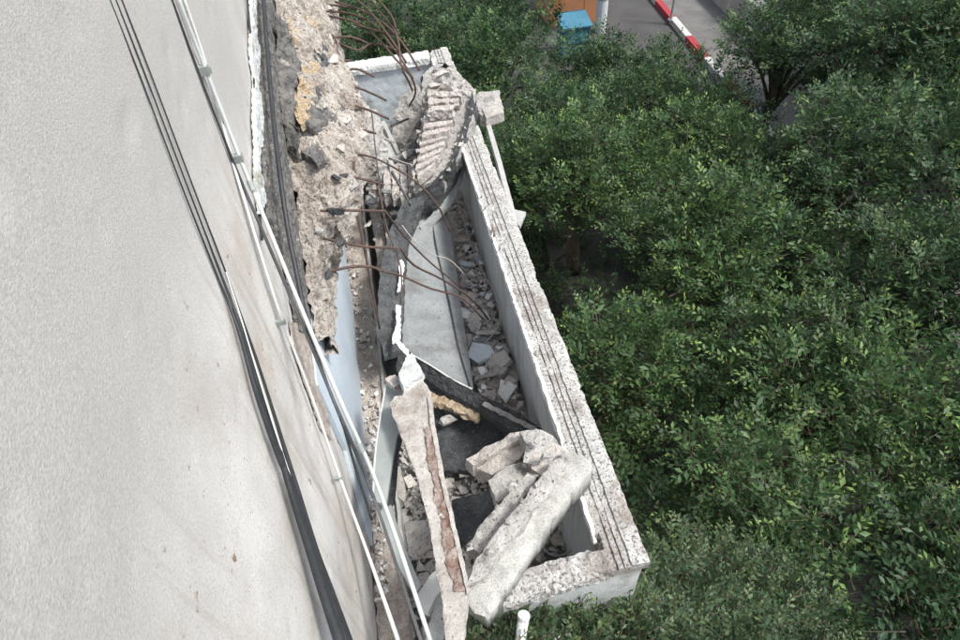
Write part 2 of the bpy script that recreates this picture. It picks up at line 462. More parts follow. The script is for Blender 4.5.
patch_on_stump([(286, 22), (300, 14), (316, 20), (314, 34), (300, 44), (288, 38)], 'foam', 0, 0, 'ochre_fill')
patch_on_stump([(302, 66), (318, 62), (322, 80), (314, 96), (312, 116), (300, 124), (293, 112), (296, 92), (300, 80)], 'foam', 0, 0, 'ochre_fill')
patch_on_stump([(313, 38), (325, 40), (328, 62), (322, 66), (314, 56)], 'dark', 0, 0, 'charred_crust', .04)
patch_on_stump([(318, 88), (330, 84), (334, 98), (322, 116), (314, 112)], 'dark', 0, 0, 'charred_crust', .04)
patch_on_stump([(276, 14), (288, 24), (294, 46), (299, 64), (292, 80), (295, 100), (291, 118), (300, 128), (296, 150), (286, 142), (281, 110), (277, 60)], 'soot_gap_dark', 0, 0, 'sooty_crust', .05)
patch_on_stump([(312, 98), (330, 96), (344, 104), (334, 118), (316, 126), (306, 122)], 'soot_gap_dark', 0, 0, 'sooty_crust', .05)
patch_on_stump([(300, 150), (318, 144), (330, 158), (316, 162)], 'soot_gap_dark', 0, 0, 'sooty_crust', .05)
for u, w, s in ((323, 45, .07), (327, 54, .06), (322, 25, .05), (328, 8, .06), (352, 82, .06), (345, 112, .05), (300, 10, .05)):
    obj('loose_block', rock(atz(u, w, -1.93), (s, s * 1.2, s * .6), seed=int(u * w), L=.02), 'block', bld)

rd = random.Random(4)
for i in range(34):
    k = rd.uniform(0, 8.6); a_ = int(k); f_ = k - a_
    l = [rowsL[a_][j] * (1 - f_) + rowsL[a_ + 1][j] * f_ for j in (0, 1)]; r_ = [rowsR[a_][j] * (1 - f_) + rowsR[a_ + 1][j] * f_ for j in (0, 1)]
    q_ = rd.uniform(.25, .97); zr = zR[a_] * (1 - f_) + zR[a_ + 1] * f_
    A_ = atx(*l, FX + .05); B_ = atz(*r_, zr) if k < 7 else atx(*r_, FX + .11)
    p = A_.lerp(B_, q_) + Vector((.03, 0, .055)) * math.sin(q_ * math.pi)
    s_ = rd.uniform(.025, .075)
    obj('loose_lump', rock(p, (s_, s_ * rd.uniform(.5, 1), s_ * .5), seed=i * 13, L=.018), rd.choice(['lightrubble', 'rubble', 'greyrubble', 'lightrubble']), bld)

# rebar stubs standing out of the broken root (parts of the building)
def rb(pts, r=.009, parent=None, nm='rebar'):
    r *= .72
    jit = [p + Vector((random.gauss(0, .010), random.gauss(0, .010), random.gauss(0, .010))) for p in pts]
    return obj(nm, tube(jit, r, 6, 3), 'steel', parent or bld, smooth=True)
Z = -2.0
for i, px in enumerate([[(318, 3, -1.9), (345, 4, -1.9), (352, 6, -1.95)], [(300, 19, -1.85), (330, 17, -1.9), (362, 22, -1.98)],
        [(322, 40, -1.9), (352, 38, -1.95), (372, 45, -2.02)], [(330, 62, -1.9), (352, 60, -1.95)],
        [(344, 70, -1.95), (360, 71, -2.0), (376, 76, -2.05)], [(352, 88, -1.95), (368, 91, -2.0), (386, 99, -2.1)],
        [(356, 106, -1.95), (372, 108, -2.0), (390, 117, -2.1)], [(352, 129, -1.97), (374, 131, -2.05)],
        [(328, 178, -1.95), (346, 176, -1.98), (366, 181, -2.05), (383, 185, -2.1)],
        [(320, 211, -2.0), (350, 210, -2.05), (385, 211, -2.1)],
        [(322, 242, -2.1), (360, 246, -2.15), (388, 249, -2.2), (398, 250, -2.22)],
        [(328, 273, -2.15), (350, 270, -2.18), (372, 269, -2.2), (382, 270, -2.22)]]):
    rb([atz(u, w, z) for u, w, z in px], .0105 if i > 7 else .0125)
for u, w, z in ((345, 176, -1.95), (340, 211, -2.0), (336, 178, -1.93), (332, 212, -2.0), (340, 243, -2.08), (329, 274, -2.13), (338, 212, -1.97)):
    obj('clinging_lump', rock(atz(u, w, z), (.045, .025, .025), seed=u * w, L=.015), 'char_shade', bld)
# long bent bars
rb([atz(*p) for p in [(322, 135, -1.9), (345, 150, -1.95), (372, 158, -2.05), (400, 172, -2.2), (420, 188, -2.35), (436, 210, -2.6), (450, 232, -2.9)]], .010)
rb([atz(*p) for p in [(382, 270, -2.22), (404, 275, -2.35), (432, 288, -2.6), (462, 299, -2.9), (482, 318, -3.3)]], .010)
rb([atz(*p) for p in [(398, 250, -2.22), (412, 263, -2.4), (440, 279, -2.8), (470, 300, -3.3), (490, 321, -3.7)]], .010)
rb([atz(*p) for p in [(383, 211, -2.1), (404, 238, -2.5), (430, 262, -2.85), (464, 288, -3.3)]], .009)
rb([atz(*p) for p in [(371, 110, -2.0), (376, 165, -2.05), (386, 225, -2.2), (398, 268, -2.3), (403, 300, -2.4)]], .006, nm='tie_bar')
rb([atz(*p) for p in [(352, 160, -2.0), (356, 205, -2.2), (366, 260, -2.5), (379, 330, -3.0)]], .010, nm='tie_bar')
# tangle of bars across the top
for px in ([(325, 12, -1.9), (352, 14, -1.9), (372, 25, -1.9), (390, 42, -1.95), (404, 62, -2.1), (414, 76, -2.2)],
           [(328, 16, -1.9), (358, 21, -1.9), (380, 38, -1.95), (398, 58, -2.05), (412, 78, -2.2), (415, 95, -2.4), (408, 104, -2.5)],
           [(334, 2, -1.85), (360, 8, -1.85), (384, 24, -1.85), (402, 44, -1.95), (419, 70, -2.1)],
           [(345, -8, -1.8), (368, 8, -1.8), (392, 40, -1.85), (408, 66, -2.0)],
           [(365, -10, -1.75), (378, 12, -1.8), (396, 35, -1.85), (404, 66, -1.95), (410, 84, -2.1), (414, 90, -2.2)],
           [(372, -8, -1.7), (388, 14, -1.75), (398, 30, -1.8)], [(352, 24, -1.9), (382, 30, -1.9), (400, 33, -1.9)],
           [(340, 44, -1.95), (358, 50, -2.0), (372, 42, -2.0), (398, 50, -2.05)],
           [(320, 30, -1.9), (334, 36, -1.9), (336, 52, -1.95), (333, 66, -2.0)]):
    rb([atz(*p) for p in px], .0115)
obj('steel_strap', tube([atz(318, -4, -1.86), atz(325, 18, -1.86), atz(331, 40, -1.88), atz(336, 56, -1.9)], .013, 4, 3), 'wire', bld)

# =================================================================== LOWER BALCONY
bal = thing('balcony', (.1, 4, -4.3), 'long grey walled balcony below, filled with fallen concrete', 'balcony')
XI, XO, YN, YF, ZT, ZF = .672, .868, .98, 7.0, -3.0, -4.12
obj('floor', rough(box(FX, XO - .02, YN - .25, YF, ZF - .2, ZF), .12, .012, 5), 'floor', bal)
obj('long_wall', rough(box(XI + .005, XO - .01, YN + .02, YF - .01, -4.35, ZT - .07), .09, .003, 4), 'inner', bal)
nwR, nwL = Vector((XO, YN - .01, ZT)), atz(474, 615, ZT)
nwd = (nwL - nwR).normalized(); nws = Vector((nwd.y, -nwd.x, 0))
if nws.y < 0: nws = -nws
obj('near_wall', rough(prism([Vector((p.x, p.y, -4.35)) for p in (nwR + nws * .012 - Vector((.012, 0, 0)), nwL + nws * .012, nwL + nws * .125 - nwd * .05, nwR + nws * .125)], (0, 0, 1.28)), .05, .005, 6), 'outer', bal)
def far_wall():
    return rough(box(-.35, XO - .012, YF - .18, YF, -4.35, ZT - .06), .05, .010, 6)
obj('far_wall', far_wall(), 'farwall', bal)
# grooved coping, chipped and uneven
def coping(p0, p1, side, width, prof, wob=.004):
    """p0->p1 along, side = unit across vector; prof list of (across, height)"""
    bm = bmesh.new(); n = int((p1 - p0).length / .018); rings = []
    s = Vector((1.7, 4.2, 9.1))
    for i in range(n + 1):
        c = p0.lerp(p1, i / n); ring = []
        for k, (a, h) in enumerate(prof):
            if -.02 < h < -.009 and 0 < k < len(prof) - 2:
                qn = noise.noise(c * 5 + side * a * 3) + .6 * noise.noise(c * 19)
                h = h * min(1, max(.1, .95 - 1.6 * qn))
            p = c + side * a * width + Vector((0, 0, h))
            d = noise.noise_vector(p * 16 + s) * wob + noise.noise_vector(p * 55) * wob * .8
            if k in (1, 2, len(prof) - 2, len(prof) - 3):
                q_ = noise.noise(p * 9 + s) + .6 * noise.noise(p * 31)
                if q_ > .15: d += Vector((0, 0, -1)) * (q_ - .15) * .05 + (side if a < .5 else -side) * (q_ - .15) * .034
            ring.append(bm.verts.new(p + d))
        rings.append(ring)
    m = len(prof)
    for i in range(n):
        for k in range(m): bm.faces.new((rings[i][k], rings[i][(k + 1) % m], rings[i + 1][(k + 1) % m], rings[i + 1][k]))
    bm.faces.new(rings[0]); bm.faces.new(list(reversed(rings[-1])))
    return bm
prof = [(0, -.07), (0, -.03), (.02, -.002), (.14, 0), (.24, 0), (.25, -.013), (.285, -.013), (.295, 0), (.40, .001), (.405, -.010), (.435, -.010), (.44, 0.001),
        (.58, .004), (.59, .016), (.72, .018), (.86, .017), (.98, .010), (1.0, -.02), (1.0, -.07)]
cp = obj('long_coping', coping(Vector((XI - .02, YN - .01, ZT)), Vector((XI - .02, YF + .01, ZT)), Vector((1, 0, 0)), XO - XI + .03, prof), 'coping', bal)
prof2 = [(0, -.072), (0, -.03), (.03, -.004), (.2, .003), (.4, -.004), (.6, .004), (.8, 0), (.97, -.008), (1.0, -.03), (1.0, -.072)]
obj('near_coping', coping(nwR - Vector((.0, 0, 0)) + nwd * .17, nwL - nwd * .02, nws, .145, prof2, .011), 'coping', bal)
obj('far_coping', coping(Vector((XI - .03, YF - .2, ZT + .01)), Vector((-.30, YF - .22, ZT + .01)), Vector((0, 1, 0)), .24, prof2, .006), 'outer', bal)
obj('white_inner_lip', coping(Vector((XI - .026, YN + .15, ZT + .004)), Vector((XI - .026, YF - .2, ZT + .004)), Vector((1, 0, 0)), .026, [(0, -.05), (0, -.01), (.1, 0), (.9, 0), (1, -.01), (1, -.05)], .006), 'edge', bal)
# sill strips along the building side
obj('rubble_ledge', rough(box(-.597, -.405, 1.0, 6.9, ZF, -3.93), .025, .014, 14, step=.03), 'scraped', bal)
obj('ledge_board', rough(box(-.398, -.375, 1.6, 5.9, ZF, -3.88), .05, .006, 9), 'trim', bal)
obj('inner_ledge', rough(box(-.30, -.20, 4.35, 6.7, ZF, -3.80), .03, .014, 12), 'rubble', bal)
obj('inner_rail', rough(box(-.185, -.165, 3.9, 6.7, ZF, -3.72), .05, .006, 12), 'plank', bal)

# =================================================================== FALLEN PIECES
# --- upper ribbed slab leaning against the far end
fs = thing('ribbed_slab_piece', atz(435, 185, -3.9), 'fallen slab piece with pinkish ribbed hollow blocks leaning at the far end', 'rubble')
topz, botz = -2.55, -3.15
def zf(w): return topz + (botz - topz) * (w - 66) / 120.0
outer = [(423, 74), (432, 66), (446, 68), (452, 64), (463, 78), (476, 90), (472, 112), (475, 118), (464, 134), (461, 152), (448, 168), (444, 180), (430, 182), (413, 190), (412, 168), (420, 150), (418, 138), (426, 112), (421, 94)]
obj('core', rough(prism([atz(u, w, zf(w) - .02) for u, w in outer], (0, 0.0, -.16)), .025, .012, 16), 'greyrubble', fs)
L_ = [(427, 88), (425, 105), (423, 120), (420, 135), (418, 150), (417, 165), (416, 181)]
R_ = [(468, 98), (466, 108), (461, 122), (456, 135), (451, 148), (447, 160), (440, 174)]
def lerp2(A, t):
    k = t * (len(A) - 1); i = min(int(k), len(A) - 2); f = k - i
    return (A[i][0] + (A[i + 1][0] - A[i][0]) * f, A[i][1] + (A[i + 1][1] - A[i][1]) * f)
nb = 11
for i in range(nb):
    t0, t1 = i / nb + .010, (i + 1) / nb - .026
    j = random.uniform(-2, 3)
    a, b, c, d = lerp2(L_, t0), lerp2(R_, t0), lerp2(R_, t1), lerp2(L_, t1)
    e = random.uniform(0, 3) if i > 2 else random.uniform(0, 6)
    pts = [(a[0] + 1 + j, a[1]), (b[0] - 6 - e, b[1] - 6), (c[0] - 6 - e, c[1] - 6), (d[0] + 1 + j, d[1])]
    hz = random.uniform(.02, .06) + (.03 if i < 3 else 0)
    obj('hollow_block', rough(prism([atz(u, w, zf(w) + hz) for u, w in pts], (0, 0, -.09)), .02, .006 if i > 2 else .013, 20, .006), 'block', fs)
for u, w, s in ((440, 76, .10), (450, 84, .10), (436, 86, .08), (460, 94, .09), (446, 94, .09), (432, 98, .06), (455, 104, .07)):
    obj('broken_block', rock(atz(u, w, zf(w) + .03), (s, s * .8, s * .5), seed=int(u + w * 3), L=.025), 'block', fs)
rd = random.Random(31)
for i in range(9):
    u, w = lerp2([(426, 100), (424, 118), (421, 136), (418, 152), (414, 172), (413, 186)], i / 8.5)
    s_ = rd.uniform(.04, .07); obj('edge_lump', rock(atz(u, w, zf(w) + .01), (s_ * .5, s_, s_ * .5), seed=70 + i, L=.025), rd.choice(['greyrubble', 'block']), fs)
for i in range(15):
    u, w = lerp2([(440, 66), (458, 74), (472, 92), (471, 110), (464, 130), (457, 148), (449, 164), (438, 180)], i / 14.5)
    s_ = rd.uniform(.025, .055); obj('edge_lump', rock(atz(u + rd.uniform(-2, 2), w, zf(w) + .01), (s_ * .6, s_, s_ * .45), seed=90 + i, L=.025), rd.choice(['greyrubble', 'lightrubble', 'block']), fs)
# dark torn side
def ribbon(pa, pb, m, name, parent, L=.03, amp=.01, th=.02, freq=16):
    bm = bmesh.new(); A = [bm.verts.new(p) for p in pa]; B = [bm.verts.new(p) for p in pb]
    A2 = [bm.verts.new(p + Vector((0, 0, -th))) for p in pa]; B2 = [bm.verts.new(p + Vector((0, 0, -th))) for p in pb]
    for i in range(len(A) - 1):
        bm.faces.new((A[i], B[i], B[i + 1], A[i + 1])); bm.faces.new((A2[i], A2[i + 1], B2[i + 1], B2[i]))
        bm.faces.new((A[i], A[i + 1], A2[i + 1], A2[i])); bm.faces.new((B[i], B2[i], B2[i + 1], B[i + 1]))
    bm.faces.new((A[0], A2[0], B2[0], B[0])); bm.faces.new((A[-1], B[-1], B2[-1], A2[-1]))
    return obj(name, rough(bm, L, amp, freq), m, parent)
ribbon([atz(u, w, zf(w) + .035) for u, w in [(472, 92), (470, 110), (462, 130), (456, 148), (448, 165), (430, 185), (408, 200)]],
       [atz(u, w, zf(w) - .12) for u, w in [(477, 100), (478, 118), (471, 142), (463, 160), (456, 182), (438, 207), (402, 220)]], 'char_shade', 'torn_side', fs)
ribbon([atz(u, w, zf(w) - .14) for u, w in [(460, 158), (453, 176), (444, 196), (432, 214), (420, 226)]],
       [atz(u, w, zf(w) - .22) for u, w in [(466, 162), (461, 184), (450, 206), (436, 222), (422, 236)]], 'outer', 'pale_skin', fs, th=.012, amp=.005)
ribbon([atz(u, w, -2.62) for u, w in [(420, 78), (428, 68), (440, 62), (450, 66)]], [atz(u, w, -2.9) for u, w in [(424, 90), (432, 78), (442, 70), (452, 72)]], 'char_shade', 'torn_lip', fs)

# --- broken pieces between the wall and that slab
t = tag(slab('slab_fragment', [(400, 95), (416, 84), (424, 96), (420, 118), (404, 145), (392, 138), (394, 115)], [-3.3, -3.2, -3.2, -3.4, -3.6, -3.6, -3.4], .12, 'greyrubble', amp=.014),
        'greyish olive concrete fragment leaning just left of the ribbed slab piece', 'rubble')
bf = thing('brick_fragment', atz(398, 180, -3.9), 'pinkish fragment of hollow blocks below the ribbed slab piece', 'rubble')
for i in range(4):
    u0 = 383 + i * 8.3
    obj('hollow_block', rough(prism(P([(u0, 163 + (3 - i)), (u0 + 7, 161 + (3 - i)), (u0 + 8, 192), (u0 + 1, 196)], -3.25), (0, 0, -.12)), .022, .012, 20), 'block', bf)
tag(slab('grey_fragment', [(350, 92), (378, 112), (388, 150), (380, 168), (366, 150), (352, 128)], [-2.3, -2.35, -2.6, -2.7, -2.5, -2.3], .08, 'greyrubble', amp=.016),
    'grey broken slab piece hanging beside the rebar stubs', 'rubble')
tb = thing('torn_boards', atz(385, 150, -3.6), 'narrow grey boards lying lengthwise beside the rebar stubs', 'board')
for (u0, w0, u1, w1) in ((376, 118, 398, 168), (382, 122, 404, 166), (388, 145, 396, 195), (372, 140, 386, 192)):
    obj('board', rough(tube([atz(u0, w0, -3.1), atz(u1, w1, -3.4)], .03, 4, 1), .04, .006, 14), 'trim', tb)
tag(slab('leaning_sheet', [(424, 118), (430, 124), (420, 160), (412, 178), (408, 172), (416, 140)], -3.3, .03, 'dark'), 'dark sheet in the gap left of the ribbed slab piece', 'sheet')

rh = thing('rubble_heap', atz(385, 190, ZF), 'heap of jumbled broken pieces between the rebar stubs and the ribbed slab piece', 'rubble')
rd = random.Random(21)
for i in range(46):
    u, w = rd.uniform(362, 412), rd.uniform(118, 232)
    if u > 400 and w < 150: continue
    s_ = rd.uniform(.03, .11)
    obj('broken_piece', rock(atz(u, w, rd.uniform(-3.75, -3.15)), (s_, s_ * rd.uniform(.3, .9), s_ * rd.uniform(.25, .5)), seed=300 + i, L=.025), rd.choice(['greyrubble', 'lightrubble', 'block', 'dark', 'greyrubble']), rh)
for i in range(12):
    u, w = rd.uniform(366, 404), rd.uniform(120, 200); z_ = rd.uniform(-3.3, -2.9)
    a_ = atz(u, w, z_); dv = Vector((rd.uniform(-.1, .25), rd.uniform(-.45, .1), rd.uniform(-.2, .1)))
    obj('splinter', rough(tube([a_, a_ + dv], [rd.uniform(.012, .026), .010], 4, 1), .05, .006, 12), rd.choice(['trim', 'greyrubble', 'plank', 'dark']), rh)

# --- dark flap and the smooth grey fallen panel
gp = thing('grey_slab_panel', atz(430, 330, -4.0), 'smooth grey slab panel lying flat in the middle of the balcony', 'slab')
pz = -3.62
obj('panel', rough(prism([atz(u, w, z) for u, w, z in [(430, 192, -3.5), (446, 204, -3.6), (452, 240, -3.7), (460, 300, -3.75), (474, 389, -3.75), (440, 372, -3.66), (410, 352, -3.6), (400, 348, -3.6), (402, 290, -3.55), (404, 240, -3.5), (416, 208, -3.45)]],
    (0, 0, -.13)), .05, .004, 6), 'panel', gp)
obj('seam', tube([atz(u, w, z) for u, w, z in [(431, 215, -3.56), (438, 255, -3.63), (449, 300, -3.69), (458, 345, -3.71), (470, 387, -3.73)]], .007, 5, 3), 'dark', gp)
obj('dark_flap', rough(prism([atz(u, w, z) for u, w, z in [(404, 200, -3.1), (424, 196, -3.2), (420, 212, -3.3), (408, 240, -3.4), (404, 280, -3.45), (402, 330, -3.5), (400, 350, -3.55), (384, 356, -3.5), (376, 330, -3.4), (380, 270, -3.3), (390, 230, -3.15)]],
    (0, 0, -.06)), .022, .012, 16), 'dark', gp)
for px in ([(420, 195), (424, 199), (417, 212), (411, 222), (408, 218), (415, 206)], [(398, 256), (404, 262), (402, 290), (397, 292), (400, 274)], [(396, 305), (401, 306), (400, 340), (393, 344), (392, 338), (396, 325)],
           [(393, 340), (400, 341), (408, 350), (410, 360), (404, 352)]):
    obj('paint_flake', rough(prism(P(px, -3.36), (0, 0, -.01)), .02, .010, 30), 'edge', gp)
# charred broken edge crossing the balcony (front of the panel)
ce = thing('charred_slab_edge', atz(480, 400, -4.0), 'blackened broken slab edge crossing the balcony under the grey panel', 'slab')
pa = [(398, 352), (412, 356), (440, 374), (474, 391), (502, 404), (530, 420), (556, 438)]
pb = [(396, 372), (418, 372), (446, 392), (478, 408), (504, 426), (528, 440), (548, 454)]
ribbon([atz(u, w, -3.57) for u, w in pa], [atz(u, w, -3.66) for u, w in pb], 'char_shade', 'charred_face', ce, th=.10, amp=.014)
obj('white_line', tube([atz(u, w, -3.585) for u, w in [(411, 354), (430, 365), (452, 379), (472, 389)]], .006, 5, 3), 'edge', ce)
obj('ochre_fill', rough(prism(P([(428, 392), (440, 396), (462, 402), (480, 412), (476, 420), (462, 414), (446, 406), (430, 402)], -3.72), (0, 0, -.05)), .02, .02, 24), 'foam', ce)
obj('pale_lip', rough(tube([atz(u, w, -3.6) for u, w in [(484, 404), (504, 414), (524, 424), (548, 436)]], .018, 6, 3), .02, .008, 26), 'greyrubble', ce)
obj('cavity_shade', rough(prism(P([(432, 404), (480, 416), (520, 432), (500, 452), (468, 470), (440, 470), (434, 440)], -3.95), (0, 0, -.06)), .03, .02, 12), 'char_shade', ce)  # dark sheet painting the shade of the cavity below the edge
tag(obj('round_stone', rock(atz(449, 420, -3.8), (.085, .06, .05), seed=11, L=.02), 'greyrubble'), 'rounded grey stone lying under the blackened slab edge', 'stone')

# --- rounded beam with broken blocks
rbm = thing('rounded_beam', atz(520, 520, -3.3), 'round topped white speckled parapet beam fallen diagonally across the near end', 'beam')
A0, A1 = atz(581, 460, -2.86), atz(466, 604, -2.90)
def beam():
    bm = bmesh.new(); ax = (A1 - A0); Lg = ax.length; ax = ax.normalized(); sd = ax.cross(Vector((0, 0, 1))).normalized(); n = 110; rings = []
    w = .094
    for i in range(n + 1):
        t = i / n; c = A0.lerp(A1, t) + Vector((0, 0, -.02 * math.sin(t * 3)))
        c = c + sd * (.02 * math.sin(t * 4) - .03 * t)
        ring = []; rr = w * (1 - .10 * t) * min(1, .72 + 9 * min(t, 1 - t))
        for k in range(15):
            an = math.pi * k / 14
            cc, ss = math.cos(an), math.sin(an)
            ring.append(c + sd * math.copysign(abs(cc) ** .6, cc) * rr + Vector((0, 0, abs(ss) ** .6 * rr * .6)))
        ring += [c - sd * rr * 1.0 + Vector((0, 0, -.12)), c + sd * rr * 1.0 + Vector((0, 0, -.12))]
        out = []
        for k, p in enumerate(ring):
            d = noise.noise_vector(p * 9) * .006 + noise.noise_vector(p * 28) * .005 + noise.noise_vector(p * 60) * .003 - (p - c).normalized() * (.014 if noise.noise(p * 13) + .5 * noise.noise(p * 37) > .38 else 0)
            out.append(bm.verts.new(p + d + (ax * noise.noise(p * 14) * .04 if i in (0, n) else Vector())))
        rings.append(out)
    for i in range(n):
        for k in range(17): bm.faces.new((rings[i][k], rings[i][(k + 1) % 17], rings[i + 1][(k + 1) % 17], rings[i + 1][k]))
    bm.faces.new(rings[0]); bm.faces.new(list(reversed(rings[-1])))
    return bm
obj('beam_body', beam(), 'beamw', rbm, smooth=True)
def chunk(name, px, z, th, m, parent, amp=.014, L=.022): return obj(name, rough(prism(P(px, z), (0, 0, -th)), L * .8, amp * .35, 15, .010, step=.014), m, parent)
chunk('hollow_block', [(465, 459), (494, 443), (519, 431), (523, 437), (498, 451), (472, 466)], [-3.1, -3.05, -3.0, -2.98, -3.03, -3.08], .13, 'block', rbm)
chunk('hollow_block', [(474, 468), (500, 453), (524, 440), (527, 446), (519, 459), (492, 475)], [-3.12, -3.07, -3.02, -3.0, -3.03, -3.10], .13, 'block', rbm)
chunk('broken_block', [(520, 432), (536, 428), (552, 436), (562, 446), (545, 470), (522, 462), (527, 444)], -2.9, .14, 'greyrubble', rbm, amp=.03)
chunk('broken_block', [(488, 480), (504, 468), (522, 462), (532, 474), (512, 498), (497, 502)], -3.0, .14, 'greyrubble', rbm, amp=.028)
chunk('broken_block', [(534, 452), (554, 442), (566, 448), (560, 470), (543, 478), (530, 468)], -2.9, .1, 'block', rbm)
chunk('side_strip', [(466, 545), (500, 502), (528, 472), (540, 474), (512, 515), (480, 553)], [-2.9, -2.9, -2.85, -2.85, -2.9, -2.9], .15, 'greyrubble', rbm, amp=.026)
chunk('side_strip', [(476, 556), (510, 516), (543, 474), (560, 458), (570, 466), (548, 498), (534, 508), (526, 526), (500, 552), (484, 580), (468, 584)], -2.81, .12, 'greyrubble', rbm, amp=.018)
for u, w, s in ((540, 440, .05), (512, 486, .045), (546, 458, .05), (524, 500, .03), (508, 522, .03), (500, 508, .04), (490, 552, .03), (536, 486, .03), (470, 548, .03), (480, 536, .03)):
    obj('crumb', rock(atz(u, w, -2.80), (s * .8, s * .7, s * .5), seed=int(u * 3 + w), L=.02), 'greyrubble', rbm)

# --- long leaning plank
pl = thing('concrete_plank', atz(455, 620, -3.2), 'long dirty white concrete plank with red brown side leaning across the balcony', 'plank')
zz = lambda w: -2.95 + (.17) * (w - 372) / 270
px = [(406, 378), (420, 376), (431, 392), (433, 420), (444, 480), (458, 540), (468, 590), (463, 642), (447, 646), (440, 590), (428, 520), (415, 470), (402, 438), (389, 404), (394, 396), (402, 396)]
obj('body', rough(prism([atz(u, w, zz(w)) for u, w in px], (0, 0, -.09)), .022, .007, 15, .012), 'plank', pl)
px = [(425, 428), (431, 426), (439, 470), (450, 515), (459, 560), (464, 592), (456, 592), (448, 562), (443, 545), (441, 520), (434, 500), (434, 482), (427, 460)]
obj('stained_strip', rough(prism([atz(u, w, zz(w) + .012) for u, w in px], (0, 0, -.02)), .015, .012, 26), 'rustred', pl)
px = [(431, 394), (434, 420), (445, 480), (459, 540), (470, 590), (467, 594), (456, 545), (441, 482), (430, 424), (428, 398)]
obj('side_lip', rough(prism([atz(u, w, zz(w) + .02) for u, w in px], (0, 0, -.03)), .02, .005, 20), 'plank', pl)
obj('broken_tip', rough(prism([atz(u, w, zz(w) + .05) for u, w in [(398, 374), (406, 358), (412, 352), (416, 362), (424, 372), (412, 382), (403, 388)]], (0, 0, -.06)), .018, .012, 22), 'outer', pl)
tag(obj('pinkish_shard', rough(prism(P([(384, 378), (396, 374), (404, 382), (394, 388), (388, 384)], -3.0), (0, 0, -.03)), .018, .012, 20), 'block'), 'small pinkish shard beside the top of the leaning plank', 'rubble')

# --- aluminium frame, boards at lower left
af = thing('aluminium_frame', atz(388, 560, -3.8), 'bent grey green aluminium frame hanging between the wall and the plank', 'frame')
obj('upper_strip', rough(prism(P([(386, 382), (401, 392), (404, 410), (396, 440), (386, 505), (370, 500), (374, 450), (382, 410)], -3.1), (0, 0, -.03)), .05, .003, 8), 'rail', af)
obj('dark_web', rough(prism(P([(402, 412), (406, 424), (398, 452), (394, 502), (386, 508), (396, 442)], -3.2), (0, 0, -.03)), .05, .003, 8), 'char_shade', af)
obj('lower_strip', rough(prism(P([(372, 496), (391, 505), (404, 545), (421, 585), (414, 596), (396, 560), (380, 525)], -3.2), (0, 0, -.03)), .05, .004, 8), 'rail', af)
obj('edge_bead', tube([atz(386, 384, -3.06), atz(376, 445, -3.06), atz(373, 498, -3.08)], .006, 5, 3), 'railw', af)
tag(slab('pale_offcut', [(396, 468), (400, 466), (406, 492), (404, 502), (398, 496)], -3.6, .03, 'plank'), 'pale sliver of plaster standing left of the leaning plank', 'rubble')
tag(slab('white_box_duct', [(415, 598), (430, 576), (441, 566), (447, 584), (436, 596), (428, 613), (417, 608)], -3.3, .06, 'pipe', L=.05, amp=.003), 'short white boxed duct lying left of the plank foot', 'duct')
tag(slab('white_board', [(437, 596), (447, 596), (447, 620), (442, 646), (424, 646), (430, 622)], -3.45, .03, 'outer', L=.05, amp=.003), 'white board poking out beneath the plank foot', 'board')
tag(slab('floor_tile', [(404, 522), (434, 520), (440, 556), (410, 560)], -4.06, .02, 'greyrubble', amp=.006), 'square grey tile flat on the balcony floor', 'tile')
tag(slab('grey_sheet', [(452, 500), (490, 490), (496, 520), (470, 545), (450, 530)], -3.9, .03, 'dark', amp=.012, L=.04), 'dark grey sheet lying on the floor between plank and beam', 'sheet')

# --- post with concrete cap outside the far part of the parapet
pc = thing('capped_post', atz(510, 215, -3.7), 'slim grey post with a broken concrete cap outside the balcony', 'post')
obj('shaft', rough(tube([atz(484, 112, -3.02), atz(498, 160, -3.1), atz(515, 224, -3.35)], .032, 4, 2), .06, .003, 9), 'trim', pc)
obj('cap', rough(prism(P([(473, 98), (480, 92), (499, 90), (503, 108), (490, 117), (480, 114)], [-2.92, -2.9, -2.9, -2.96, -2.96, -2.94]), (0, 0, -.12)), .025, .010, 18), 'greyrubble', pc)
obj('cap_underside', rough(prism(P([(482, 108), (502, 104), (504, 112), (486, 118)], -2.93), (0, 0, -.09)), .03, .006, 18), 'plank', pc)
tag(obj('pale_shard', rough(prism(P([(510, 208), (526, 212), (520, 226), (514, 220)], -4.8), (0, 0, -.05)), .05, .01, 9), 'trim'), 'pale shard just right of the slim grey post', 'rubble')

# --- white pipe and bits at the very bottom
wp = thing('white_pipe_stub', atz(522, 640, -4.2), 'broken white pipe stub among leaves at the bottom edge', 'pipe')
obj('tube', tube([atz(524, 616, -3.02), atz(516, 665, -3.2)], .026, 12, 1), 'outer', wp, smooth=True)
obj('rim', tube([atz(524, 615, -3.01), atz(523.4, 618.5, -3.03)], .029, 12, 1), 'outer', wp)
tag(obj('white_litter', rough(prism(P([(540, 631), (552, 629), (560, 636), (556, 648), (544, 648)], -3.25), (0, 0, -.02)), .03, .008, 14), 'edge'), 'crumpled white scrap among leaves at the bottom edge', 'litter')

